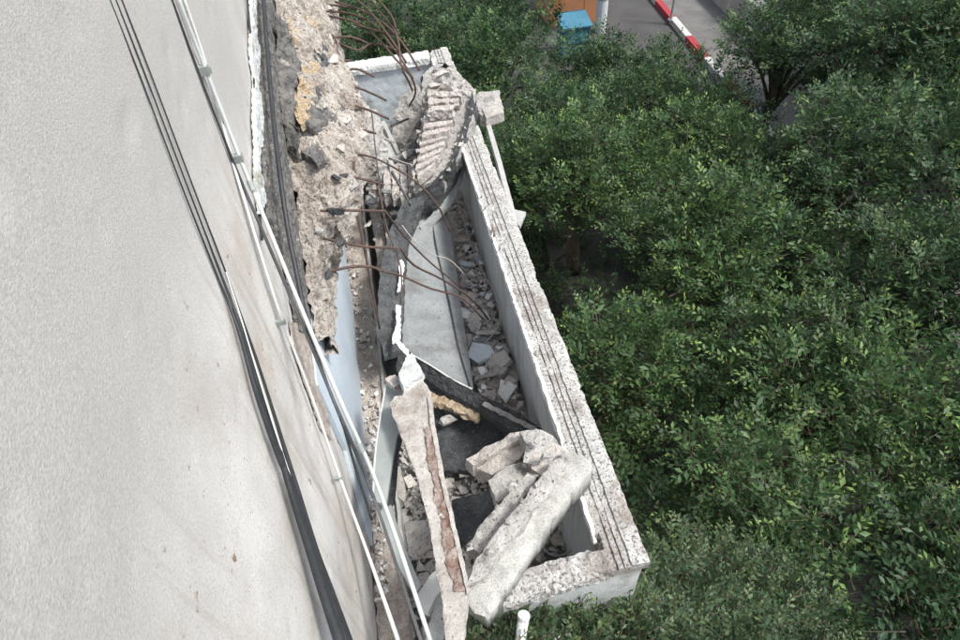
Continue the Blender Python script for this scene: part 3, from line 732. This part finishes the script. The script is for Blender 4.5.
# --- big stones along the long wall
k = 0
stones = [(478, 268, .05, 'greyrubble'), (470, 232, .05, 'greyrubble'), (466, 250, .06, 'greyrubble'), (474, 292, .07, 'block'), (466, 318, .10, 'edge'), (483, 307, .06, 'greyrubble'),
          (478, 336, .11, 'greyrubble'), (462, 336, .06, 'edge'), (496, 350, .12, 'rubble'), (484, 362, .08, 'greyrubble'), (506, 380, .13, 'greyrubble'), (492, 384, .09, 'rubble'), (512, 396, .08, 'rubble'),
          (468, 352, .06, 'panel'), (458, 205, .05, 'greyrubble'), (463, 218, .05, 'rubble'), (470, 280, .04, 'edge'), (488, 324, .07, 'rubble')]
desc = {'greyrubble': 'grey concrete lump', 'block': 'pinkish block lump', 'edge': 'whitish plaster lump', 'rubble': 'brown grey broken lump', 'panel': 'smooth grey concrete lump'}
seen, nth = {}, ['first', 'second', 'third', 'fourth', 'fifth', 'sixth', 'seventh', 'eighth', 'ninth']
for (u, w, s, m) in sorted(stones, key=lambda q: q[1]):
    where = 'far' if w < 260 else ('middle' if w < 340 else 'near')
    size = 'large' if s > .09 else ('small' if s < .06 else 'medium')
    o = obj('rubble_stone', rock(atz(u, w, ZF + .12 + s * .6), (s, s * .85, s * .5), seed=int(u * 7 + w), L=.025), m)
    seen[m] = seen.get(m, 0) + 1
    tag(o, f"{size} {desc[m]} against the long wall, {nth[seen[m] - 1]} such from the far end", 'stone', 'rubble stones along the long wall')
slabs = [([(482, 378), (505, 362), (520, 364), (516, 402), (500, 398)], 'rubble', 'angular brown slab leaning in the channel beside the grey panel'),
         ([(480, 345), (498, 338), (510, 350), (502, 366), (486, 368)], 'greyrubble', 'grey block above the angular brown slab in the channel'),
         ([(462, 308), (486, 312), (492, 318), (474, 322), (460, 316)], 'edge', 'thin whitish slab across the channel below the bent bars'),
         ([(462, 326), (488, 326), (494, 338), (470, 344)], 'panel', 'flat pale slab in the channel under the wire loop')]
for px, m, lab in slabs:
    tag(slab('slab_chunk', px, ZF + .28, .09, m, amp=.012, L=.022), lab, 'rubble', 'slab chunks in the channel')

rd = random.Random(77)
mats_ = ['lightrubble', 'block', 'edge', 'greyrubble', 'lightrubble', 'scraped', 'farwall']
nm_ = {'lightrubble': 'pale dusty', 'block': 'pinkish', 'edge': 'white plastered', 'greyrubble': 'dark grey', 'scraped': 'brownish', 'farwall': 'pale blue painted'}
spots_ = [(470, 296), (480, 304), (462, 312), (474, 326), (490, 330), (466, 340), (482, 352), (498, 358), (490, 372), (506, 390), (500, 368), (476, 316), (460, 236), (468, 262)]
for i, (u, w) in enumerate(spots_):
    m = mats_[i % 7]; r = rd.uniform(.09, .15); p = atz(u, w, ZF + .30 + rd.uniform(-.03, .05)); ph = rd.uniform(0, 6.28)
    tl = Matrix.Rotation(rd.gauss(0, .35), 3, 'X') @ Matrix.Rotation(rd.gauss(0, .35), 3, 'Y'); k = rd.choice((4, 4, 5))
    pts = [p + tl @ Vector((math.cos(ph + j * 6.283 / k + rd.uniform(-.35, .35)) * r * rd.uniform(.55, 1), math.sin(ph + j * 6.283 / k) * r * rd.uniform(.5, 1), 0)) for j in range(k)]
    o = obj('flat_shard', rough(prism(pts, tl @ Vector((0, 0, -rd.uniform(.02, .04)))), .025, .004, 20, .008), m)
    tag(o, f"{nm_[m]} flat shard in the trough, {['first', 'second', 'third', 'fourth', 'fifth', 'sixth', 'seventh', 'eighth', 'ninth', 'tenth', 'eleventh', 'twelfth', 'thirteenth', 'fourteenth'][sorted(spots_, key=lambda q: q[1]).index((u, w))]} from the far end", 'rubble', 'flat shards in the trough')

# --- scattered fine rubble
def scatter(name, polys, n, z, smin, smax, m, label_kind='stuff', hump=.0):
    bm = bmesh.new()
    for _ in range(n):
        a, b, c, d = random.choice(polys)
        s, t_ = random.random(), random.random()
        u = (a[0] * (1 - s) + b[0] * s) * (1 - t_) + (d[0] * (1 - s) + c[0] * s) * t_
        w = (a[1] * (1 - s) + b[1] * s) * (1 - t_) + (d[1] * (1 - s) + c[1] * s) * t_
        r = random.uniform(smin, smax) * random.choice((.6, .8, 1, 1.4))
        p = atz(u, w, z + r * .3 + random.random() * hump)
        join_into(bm, rock(p, (r, r * random.uniform(.4, 1), r * .5), seed=random.randint(0, 10 ** 6)))
    o = obj(name, bm, m); o['kind'] = 'stuff'; return o
chan = [((452, 190), (466, 190), (490, 290), (462, 290)), ((464, 290), (490, 290), (525, 415), (478, 400))]
def dust():
    bm = bmesh.new(); g = []
    for i in range(170):
        y = 2.0 + i * .028; row = []
        for k in range(12):
            x = .36 + (XI + .003 - .36) * k / 11
            row.append(bm.verts.new((x, y, ZF + .05 + .11 * (k / 11) + .05 * noise.noise(Vector((x * 6, y * 3, 1))) + .02 * noise.noise(Vector((x * 30, y * 30, 2))))))
        g.append(row)
    for i in range(169):
        for k in range(11): bm.faces.new((g[i][k], g[i][k + 1], g[i + 1][k + 1], g[i + 1][k]))
    return bm
obj('dust_bed', dust(), 'lightrubble', bal)
def tiles(name, n, m, polys, z0, z1, seed):
    rd = random.Random(seed); bm = bmesh.new()
    for _ in range(n):
        a, b, c, d = rd.choice(polys); s_, t_ = rd.random(), rd.random()
        u = (a[0] * (1 - s_) + b[0] * s_) * (1 - t_) + (d[0] * (1 - s_) + c[0] * s_) * t_
        w = (a[1] * (1 - s_) + b[1] * s_) * (1 - t_) + (d[1] * (1 - s_) + c[1] * s_) * t_
        p = atz(u, w, rd.uniform(z0, z1)); r = rd.uniform(.03, .085); k = rd.choice((3, 4, 4, 5))
        ph = rd.uniform(0, 6.28); tl = Matrix.Rotation(rd.gauss(0, .45), 3, 'X') @ Matrix.Rotation(rd.gauss(0, .45), 3, 'Y')
        pts = [tl @ Vector((math.cos(ph + j * 6.283 / k + rd.uniform(-.3, .3)) * r * rd.uniform(.5, 1), math.sin(ph + j * 6.283 / k) * r * rd.uniform(.5, 1), 0)) + p for j in range(k)]
        prism(pts, tl @ Vector((0, 0, -rd.uniform(.006, .02))), bm)
    o = obj(name, bm, m); o['kind'] = 'stuff'
tiles('tile_shards', 90, 'lightrubble', chan, ZF + .16, ZF + .30, 3)
tiles('tile_shards', 60, 'block', chan, ZF + .16, ZF + .30, 4)
tiles('tile_shards', 30, 'farwall', chan, ZF + .16, ZF + .28, 5)
scatter('rubble', chan, 420, ZF + .05, .018, .065, 'lightrubble', hump=.2)
scatter('rubble', chan, 150, ZF + .12, .015, .05, 'edge', hump=.2)
scatter('rubble', chan, 120, ZF + .14, .02, .06, 'block', hump=.2)
flr = [((398, 440), (440, 440), (450, 560), (404, 560)), ((500, 500), (580, 520), (585, 545), (500, 570)), ((390, 560), (440, 560), (440, 640), (398, 640)), ((440, 470), (500, 470), (490, 560), (450, 560))]
scatter('rubble', flr, 520, ZF + .01, .012, .04, 'greyrubble', hump=.05)
scatter('rubble', flr, 160, ZF + .02, .01, .028, 'block', hump=.05)
tiles('tile_shards', 70, 'lightrubble', flr, ZF + .02, ZF + .10, 6)
led = [((338, 220), (352, 220), (384, 430), (364, 430)), ((364, 430), (384, 430), (390, 600), (378, 600))]
scatter('rubble', led, 260, -3.92, .012, .035, 'block', hump=.02)
scatter('rubble', led, 160, -3.92, .010, .03, 'edge', hump=.02)
far = [((360, 150), (395, 150), (410, 240), (375, 240))]
scatter('rubble', far, 160, -3.9, .02, .05, 'greyrubble', hump=.2)
stm = [((300, 0), (330, 0), (360, 170), (300, 170)), ((296, 170), (350, 170), (328, 300), (306, 300))]

# --- wires
def wire(name, pts, r, label, m='wire'):
    return tag(obj(name, tube([atz(*p) for p in pts], r, 6, 6), m, smooth=True), label, 'wire')
wire('wire_loop', [(455, 190, -3.3), (462, 215, -3.6), (478, 262, -3.8), (492, 288, -3.7), (500, 306, -3.6), (498, 326, -3.7), (485, 342, -3.8), (466, 348, -3.9)], .005, 'thin pale wire curving along the foot of the long wall')
wire('hooked_wire', [(402, 225, -3.0), (414, 240, -3.1), (432, 254, -3.25), (450, 260, -3.35), (464, 274, -3.45)], .004, 'thin pale wire crossing above the grey panel')
wire('ring_wire', [(543, 540, -3.9), (545, 527, -3.9), (555, 522, -3.9), (568, 527, -3.9), (575, 540, -3.9), (570, 551, -3.9), (556, 556, -3.9), (545, 550, -3.9), (543, 540, -3.9)], .006, 'ring of wire on the floor behind the near end wall', 'rail')

# =================================================================== PIPES AND CABLES NEAR THE CAMERA
def offwall(pts): return [atx(u, w, x) for u, w, x in pts]
rl = thing('metal_rail', atx(425, 620, -.34), 'long pale metal rail hanging diagonally across the wall', 'rail')
ra = offwall([(176, -8, -.59), (206, 70, -.585), (240, 158, -.57), (262, 212, -.54), (300, 305, -.46), (340, 400, -.36), (380, 492, -.29), (432, 646, -.19)])
obj('rail_tube', tube(ra, [.006, .007, .008, .0085, .0085, .0085, .009, .0095], 10, 5), 'railw', rl, smooth=True)
rb2 = offwall([(170, -6, -.60), (200, 76, -.60), (234, 164, -.59), (257, 218, -.555), (297, 312, -.48), (336, 406, -.375), (374, 498, -.305), (418, 632, -.21), (424, 650, -.20)])
obj('rail_web', tube(rb2, [.004, .005, .006, .007, .007, .0075, .0075, .008, .008], 4, 5), 'cable', rl)
for q_ in (ra[1], ra[2]): obj('wall_clip', box(FX, q_.x + .010, q_.y - .012, q_.y + .012, q_.z - .016, q_.z + .016), 'rail', rl)
for a_, b_ in ((2, 3), (4, 5), (5, 6)): 
    m_ = ra[a_].lerp(ra[b_], .5); v_ = (ra[b_] - ra[a_]).normalized() * .02; obj('joint_sleeve', tube([m_ - v_, m_ + v_], .0115, 10), 'rail', rl)
tp = thing('thin_conduit', atx(400, 645, -.5), 'thin white conduit running down the plaster wall', 'pipe')
tpp = offwall([(182, -8, -.594), (208, 70, -.594), (234, 166, -.592), (246, 205, -.585), (262, 258, -.58), (283, 322, -.575), (310, 392, -.565), (340, 478, -.55), (370, 560, -.49), (398, 640, -.40), (404, 656, -.39)])
obj('conduit_tube', tube(tpp, [.0035, .0045, .0055, .006, .006, .006, .0065, .007, .009, .012, .012], 9, 4), 'pipe', tp, smooth=True)
for i in (1, 5, 7): 
    q = tpp[i]; obj('clip', box(q.x - .03, q.x + .010, q.y - .008, q.y + .008, q.z - .012, q.z + .012), 'rail', tp)
cb = thing('cable_bundle', atx(345, 640, -.5), 'thick bundle of black cables sagging down the white wall', 'cable')
c1 = offwall([(118, -10, -.60), (150, 72, -.60), (192, 184, -.60), (226, 273, -.60), (240, 313, -.58), (260, 370, -.57), (282, 440, -.56), (297, 490, -.55), (315, 550, -.54), (329, 590, -.53), (347, 640, -.51), (352, 656, -.50)])
c2 = offwall([(112, -10, -.60), (145, 74, -.60), (188, 188, -.60), (224, 282, -.60), (240, 325, -.58), (256, 378, -.57), (276, 440, -.56), (291, 492, -.55), (308, 545, -.54), (323, 592, -.53), (339, 640, -.51), (344, 656, -.50)])
c3 = offwall([(106, -10, -.60), (140, 76, -.60), (184, 192, -.60), (222, 288, -.60), (239, 331, -.58), (255, 388, -.57), (277, 452, -.56), (294, 492, -.55), (311, 548, -.54), (326, 590, -.53), (343, 640, -.51), (348, 660, -.50)])
obj('cable', tube(c1, [.002, .0022, .0026, .0035, .0045, .005, .007, .011, .014, .018, .021, .021], 9, 5), 'cable', cb, smooth=True)
obj('cable', tube(c2, [.002, .0022, .0026, .004, .006, .008, .010, .012, .015, .018, .021, .021], 9, 5), 'cable', cb, smooth=True)
obj('cable', tube(c3, [.002, .0022, .0026, .004, .006, .008, .010, .012, .015, .018, .021, .021], 9, 5), 'cable', cb, smooth=True)
obj('pale_core_cable', tube(offwall([(226, 272, -.59), (240, 315, -.57), (255, 365, -.56), (275, 430, -.55), (292, 480, -.55)]), [.0022, .0022, .0026, .0026, .002], 6, 4), 'pipe', cb, smooth=True)
hc = thing('hanging_cable', atx(310, 305, -.5), 'single black cable running down beside the broken slab root', 'cable')
obj('cable', tube(offwall([(262, -20, -.52), (268, 60, -.52), (273, 115, -.52), (280, 175, -.51), (288, 230, -.51), (297, 275, -.50), (306, 320, -.49), (316, 352, -.49)]), .011, 8, 5), 'cable', hc, smooth=True)
obj('tail', tube(offwall([(316, 352, -.49), (330, 392, -.50), (343, 425, -.50), (356, 470, -.50), (372, 520, -.47)]), .008, 6, 5), 'cable', hc, smooth=True)
dcab = thing('dark_wire', atx(246, 40, -.6), 'thin dark wire down the left plaster at the top', 'cable')
obj('wire', tube(offwall([(246, -14, -.585), (249, 20, -.585), (253, 60, -.585), (255, 110, -.585), (256, 170, -.59), (262, 240, -.59)]), .006, 6, 4), 'cable', dcab, smooth=True)

# =================================================================== TREES
def leaves(centres, radii, n_sprig, leaf, seed, shade, tipc, nleaf=9, zlow=-9.0, keep=None):
    """centres (k,3) clump centres, radii (k,3); sprigs start in the outer shell of each clump"""
    r = np.random.default_rng(seed)
    k = len(centres)
    w = radii[:, 0] * radii[:, 1]; w = w / w.sum()
    idx = r.choice(k, n_sprig, p=w)
    d = r.normal(size=(n_sprig, 3)); d[:, 2] = np.abs(d[:, 2]) * 1.0 - .25; d /= np.linalg.norm(d, axis=1)[:, None]
    rad = r.uniform(.45, 1.02, n_sprig) ** .6
    o = centres[idx] + d * radii[idx] * rad[:, None]
    ax = d * .8 + r.normal(size=(n_sprig, 3)) * .45 + np.array([0, 0, .25]); ax /= np.linalg.norm(ax, axis=1)[:, None]
    if keep is not None:
        mk = keep(o); o, ax, rad = o[mk], ax[mk], rad[mk]
    S = len(o)
    upv = r.normal(size=(S, 3)) * .35 + np.array([0, 0, 1.0])
    sd = np.cross(ax, upv); sd /= np.linalg.norm(sd, axis=1)[:, None] + 1e-6
    nm = np.cross(sd, ax)
    slen = leaf * r.uniform(2.2, 4.0, S)
    base_t = r.uniform(0, 1, S)
    lsc = r.uniform(.7, 1.3, S)
    V, C = [], []
    dark = np.array(shade[0]); light = np.array(shade[1]); tip = np.array(tipc)
    for j in range(nleaf):
        f = j / (nleaf - 1)
        side = (1 if j % 2 else -1) * (1 - .75 * (j == nleaf - 1))
        p = o + ax * (slen * f)[:, None] - nm * (slen * f * f * .15)[:, None]
        ld = ax * (.55 + .35 * f) + sd * side * .85 + nm * r.uniform(-.25, .45, S)[:, None] + r.normal(size=(S, 3)) * .22
        ld /= np.linalg.norm(ld, axis=1)[:, None]
        ln = leaf * lsc * r.uniform(.6, 1.25, S) * (1.0 - .4 * f * f)
        ww = np.cross(ld, nm + r.normal(size=(S, 3)) * .3); ww /= np.linalg.norm(ww, axis=1)[:, None] + 1e-6
        un = np.cross(ww, ld)
        hw = ln * .23
        b = p; m1 = p + ld * (ln * .5)[:, None] + ww * hw[:, None] + un * (ln * .05)[:, None]
        t_ = p + ld * ln[:, None] - un * (ln * .05)[:, None]; m2 = p + ld * (ln * .5)[:, None] - ww * hw[:, None] + un * (ln * .05)[:, None]
        V.append(np.stack([b, m1, t_, m2], 1))
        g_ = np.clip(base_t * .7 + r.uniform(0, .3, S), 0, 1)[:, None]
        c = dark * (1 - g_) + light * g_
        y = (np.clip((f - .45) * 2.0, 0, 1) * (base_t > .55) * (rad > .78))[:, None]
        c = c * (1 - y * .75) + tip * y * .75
        C.append(c)
    e = o + ax * (slen * .95)[:, None] - nm * (slen * .12)[:, None]          # the twig that carries the leaves
    tw = sd * .0028
    V.append(np.stack([o - tw * 1.6 - ax * leaf, o + tw * 1.6 - ax * leaf, e + tw * .6, e - tw * .6], 1)); C.append(np.tile(np.array([.09, .075, .045]), (S, 1)))
    V = np.concatenate(V); C = np.concatenate(C)
    n = len(V)
    verts = V.reshape(-1, 3)
    i0 = np.arange(n) * 4
    tris = np.stack([np.stack([i0, i0 + 1, i0 + 2], 1), np.stack([i0, i0 + 2, i0 + 3], 1)], 1).reshape(-1, 3)
    return verts, tris, np.repeat(C, 4, axis=0)

def mesh_np(name, verts, tris, cols, m, parent):
    me = bpy.data.meshes.new(name)
    me.vertices.add(len(verts)); me.vertices.foreach_set('co', (verts - np.array(wloc(parent))).astype(np.float32).ravel())
    me.loops.add(len(tris) * 3); me.loops.foreach_set('vertex_index', tris.astype(np.int32).ravel())
    me.polygons.add(len(tris)); me.polygons.foreach_set('loop_start', (np.arange(len(tris)) * 3).astype(np.int32))
    me.update()
    at = me.color_attributes.new('tint', 'FLOAT_COLOR', 'POINT')
    at.data.foreach_set('color', np.concatenate([cols, np.ones((len(cols), 1))], 1).astype(np.float32).ravel())
    me.materials.append(m)
    o = bpy.data.objects.new(name, me); o.parent = parent; col.objects.link(o); return o

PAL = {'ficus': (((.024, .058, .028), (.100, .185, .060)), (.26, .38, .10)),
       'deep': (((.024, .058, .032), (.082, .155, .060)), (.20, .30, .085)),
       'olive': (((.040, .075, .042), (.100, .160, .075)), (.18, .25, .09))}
def tree(name, x, y, zt, r, h, label, pal='ficus', leaf=.085, dens=1.0, nclump=16, group='leafy trees beside the balcony', cat='tree', keep=None, blobs=None):
    seed = int(abs(x * 131 + y * 977)) + 5
    r_ = random.Random(seed)
    t = thing(name, (x, y, -9.0), label, cat, group)
    cz = zt - h * .5
    cs, rs = [], []
    for i in range(nclump):
        an = i * 2.399 + r_.uniform(-.3, .3); rr = r * math.sqrt((i + .5) / nclump) * .85
        px_, py_ = x + rr * math.cos(an), y + rr * math.sin(an)
        top = zt - (rr / r) ** 2 * h * .55 + r_.uniform(-.35, .25)
        cr = r_.uniform(.34, .52) * r * .62
        cs.append((px_, py_, top - cr * .7)); rs.append((cr, cr, cr * .75))
        if i % 2 == 0: cs.append((px_ * .6 + x * .4, py_ * .6 + y * .4, top - cr * 1.9)); rs.append((cr * 1.1, cr * 1.1, cr * .8))
    if blobs: cs = [b[:3] for b in blobs]; rs = [(b[3], b[3], b[3] * .85) for b in blobs]
    cs, rs = np.array(cs), np.array(rs)
    area = (4 * math.pi * rs[:, 0] * rs[:, 1]).sum()
    ns = int(area * 30 * dens * (.085 / leaf) ** 2)
    v, f_, c = leaves(cs, rs, ns, leaf, seed, *PAL[pal], keep=keep)
    mesh_np('crown', v, f_, c, M['leaf'], t)
    obj('trunk', tube([(x, y, -9), (x + r_.uniform(-.1, .1), y, cz - h * .3), (x, y, cz)], [.15, .11, .07], 9, 4), 'bark', t, smooth=True)
    for i in range(0, len(cs), 2):
        obj('limb', tube([(x, y, cz - h * .45), (x * .5 + cs[i][0] * .5, y * .5 + cs[i][1] * .5, cz - h * .1), cs[i]], [.05, .032, .012], 6, 3), 'bark', t, smooth=True)
    return t

TL = [  # x, y, top z, radius, depth, palette, leaf, density, label
    (2.75, 2.2, -5.2, 1.3, 2.4, 'ficus', .095, 1.1, 'dark green tree beside the near half of the balcony'),
    (2.6, 4.6, -5.6, 1.2, 2.4, 'ficus', .10, 1.1, 'bushy tree beside the middle of the balcony with pale shoots'),
    (4.6, 3.3, -5.0, 1.5, 2.6, 'ficus', .10, 1.1, 'tree with yellow green shoots at the right, second row from the balcony'),
    (4.5, 6.2, -5.1, 1.5, 2.6, 'ficus', .105, 1.1, 'full tree right of the dark gap beside the balcony'),
    (3.4, 9.1, -5.5, 1.5, 2.4, 'ficus', .105, 1.1, 'tree right of the capped post'),
    (1.6, 11.2, -6.0, 1.5, 2.4, 'deep', .11, 1.0, 'dull green tree just beyond the far end of the balcony'),
    (-.4, 13.4, -6.0, 1.8, 2.4, 'deep', .12, 1.0, 'dull green tree behind the tangle of rusty bars'),
    (3.9, 11.6, -6.1, 1.6, 2.4, 'deep', .11, 1.0, 'dull green tree below the blue bin'),
    (5.7, 9.0, -5.7, 1.6, 2.4, 'ficus', .105, 1.0, 'tree with loose shoots below the painted kerb'),
    (2.6, 14.3, -5.6, 1.8, 2.8, 'deep', .12, 1.0, 'broad dark tree left of the orange kiosk'),
    (.6, 16.6, -5.6, 2.1, 3.0, 'deep', .13, 1.0, 'dark tree farthest away at the top, left part'),
    (3.7, 18.0, -5.8, 2.0, 3.0, 'deep', .13, 1.0, 'dark tree farthest away at the top, beside the orange kiosk'),
    (-2.0, 19.5, -5.0, 2.4, 3.4, 'deep', .14, .9, 'dark tree beyond the end of the building at the top'),
    (5.9, 12.4, -6.5, 1.6, 2.0, 'deep', .115, .8, 'low sparse tree in front of the white painted post'),
    (7.2, 11.6, -6.4, 1.4, 2.0, 'deep', .115, .75, 'low sparse tree on the carriageway side of the painted kerb'),
    (6.1, 15.6, -7.0, 1.5, 1.8, 'deep', .125, .9, 'low dull tree just below the blue bin'),
    (7.7, 14.8, -7.1, 1.2, 1.6, 'deep', .12, .7, 'low dull tree between the white post and the painted kerb'),
    (6.0, -.4, -5.7, 1.5, 2.2, 'deep', .10, 1.0, 'dark tree at the very bottom right corner'),
    (8.6, .9, -5.3, 1.6, 2.4, 'deep', .11, 1.0, 'dark tree at the right edge near the bottom'),
    (4.5, .7, -5.2, 1.35, 2.2, 'deep', .095, 1.1, 'dark tree at the lower right behind the near shrub'),
    (6.6, 1.9, -5.0, 1.6, 2.4, 'deep', .10, 1.0, 'dark tree in the third row at the lower right'),
    (7.0, 4.6, -5.0, 1.7, 2.6, 'deep', .105, 1.0, 'dark tree in the third row at the middle right'),
    (7.4, 7.4, -4.8, 1.75, 2.8, 'deep', .11, 1.0, 'tall dark tree in the third row hiding the kerb'),
    (9.6, 3.4, -5.0, 1.8, 2.4, 'deep', .11, 1.0, 'dark tree at the right edge, middle height'),
    (9.9, 6.6, -4.6, 2.0, 2.8, 'deep', .12, 1.0, 'dark tree at the right edge, upper middle'),
    (9.9, 9.7, -4.2, 2.0, 3.4, 'deep', .12, 1.1, 'tall dark tree beside the road at the upper right'),
    (9.3, 12.2, -5.0, 1.6, 3.0, 'deep', .115, 1.0, 'dark tree right of the painted kerb hiding the garden wall'),
    (12.3, 9.6, -3.8, 2.3, 3.6, 'deep', .13, 1.1, 'tall dark tree in the upper right corner'),
    (12.2, 13.2, -3.9, 2.4, 3.8, 'deep', .13, 1.1, 'dark tree behind the tallest one at the upper right'),
    (16.2, 13.0, -3.6, 2.8, 4.0, 'deep', .14, 1.0, 'dark tree farthest right beyond the road'),
    (15.8, 17.6, -3.9, 2.8, 4.0, 'deep', .15, 1.0, 'dark tree beyond the garden wall at the top right'),
]
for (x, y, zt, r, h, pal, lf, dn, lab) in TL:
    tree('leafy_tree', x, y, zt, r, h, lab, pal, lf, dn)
# hedge behind the garden wall
hd = thing('hedge', (W0[0].x, W0[0].y, -9), 'dark hedge behind the pale garden wall', 'hedge')
hc_, hr_ = [], []
for i in range(46):
    p = K1 + kd * (-14 + i * 1.2) + kn * (-3.6 - (i % 3) * .6)
    hc_.append((p.x, p.y, -8.0 + .3 * (i % 2))); hr_.append((1.0, 1.0, .9))
v, f_, c = leaves(np.array(hc_), np.array(hr_), 7000, .13, 91, *PAL['deep'])
mesh_np('crown', v, f_, c, M['leaf'], hd)
# shrub overhanging the near wall, finer leaves
def near_keep(o): return ~((o[:, 1] > YN - .06) & (o[:, 0] < XO + .05))
tree('overhanging_shrub', .45, .55, -3.3, .8, 2.2, 'fine leaved shrub growing up against the near end wall of the balcony', 'olive', .044, 2.0, 14, group='shrubs at the near end', cat='shrub', keep=near_keep,
     blobs=[(.06, .74, -3.22, .22), (.20, .76, -3.30, .22), (.36, .76, -3.38, .22), (.54, .78, -3.52, .22), (.72, .78, -3.60, .24), (.92, .78, -3.85, .28), (.80, .72, -4.0, .34), (.2, .55, -4.2, .4), (.6, .5, -4.4, .5), (1.0, .85, -4.2, .32)])
tree('overhanging_shrub', 1.6, 1.0, -4.2, 1.0, 2.2, 'fine leaved shrub right of the near balcony corner', 'olive', .055, 1.0, 14, group='shrubs at the near end', cat='shrub', keep=near_keep,
     blobs=[(1.15, 1.0, -4.35, .36), (1.45, 1.05, -4.6, .42), (1.35, .75, -4.5, .4), (1.8, 1.35, -5.1, .5), (1.75, .8, -4.9, .5), (2.2, 1.1, -5.3, .55), (1.4, 1.3, -5.3, .5), (2.3, .5, -5.2, .5)])
tree('low_shrub', 1.7, -.6, -4.9, 1.1, 2.2, 'fine leaved shrub below the near shrubs at the bottom edge', 'olive', .055, .7, 14, group='shrubs at the near end', cat='shrub')
# undergrowth
uc, ur = [], []
for i in range(120):
    uc.append((random.uniform(.8, 9), random.uniform(-1, 13), -8.9)); ur.append((.8, .8, .7))
v, f_, c = leaves(np.array(uc), np.array(ur), 9000, .10, 17, *PAL['deep'])
ug = thing('undergrowth', (4, 5, -9), 'dark undergrowth beneath the trees', 'undergrowth', kind='stuff')
o = mesh_np('undergrowth_leaves', v, f_, c, M['leaf'], ug); o['kind'] = 'stuff'
print('TRIS', sum(len(o.data.polygons) for o in bpy.data.objects if o.type == 'MESH'))
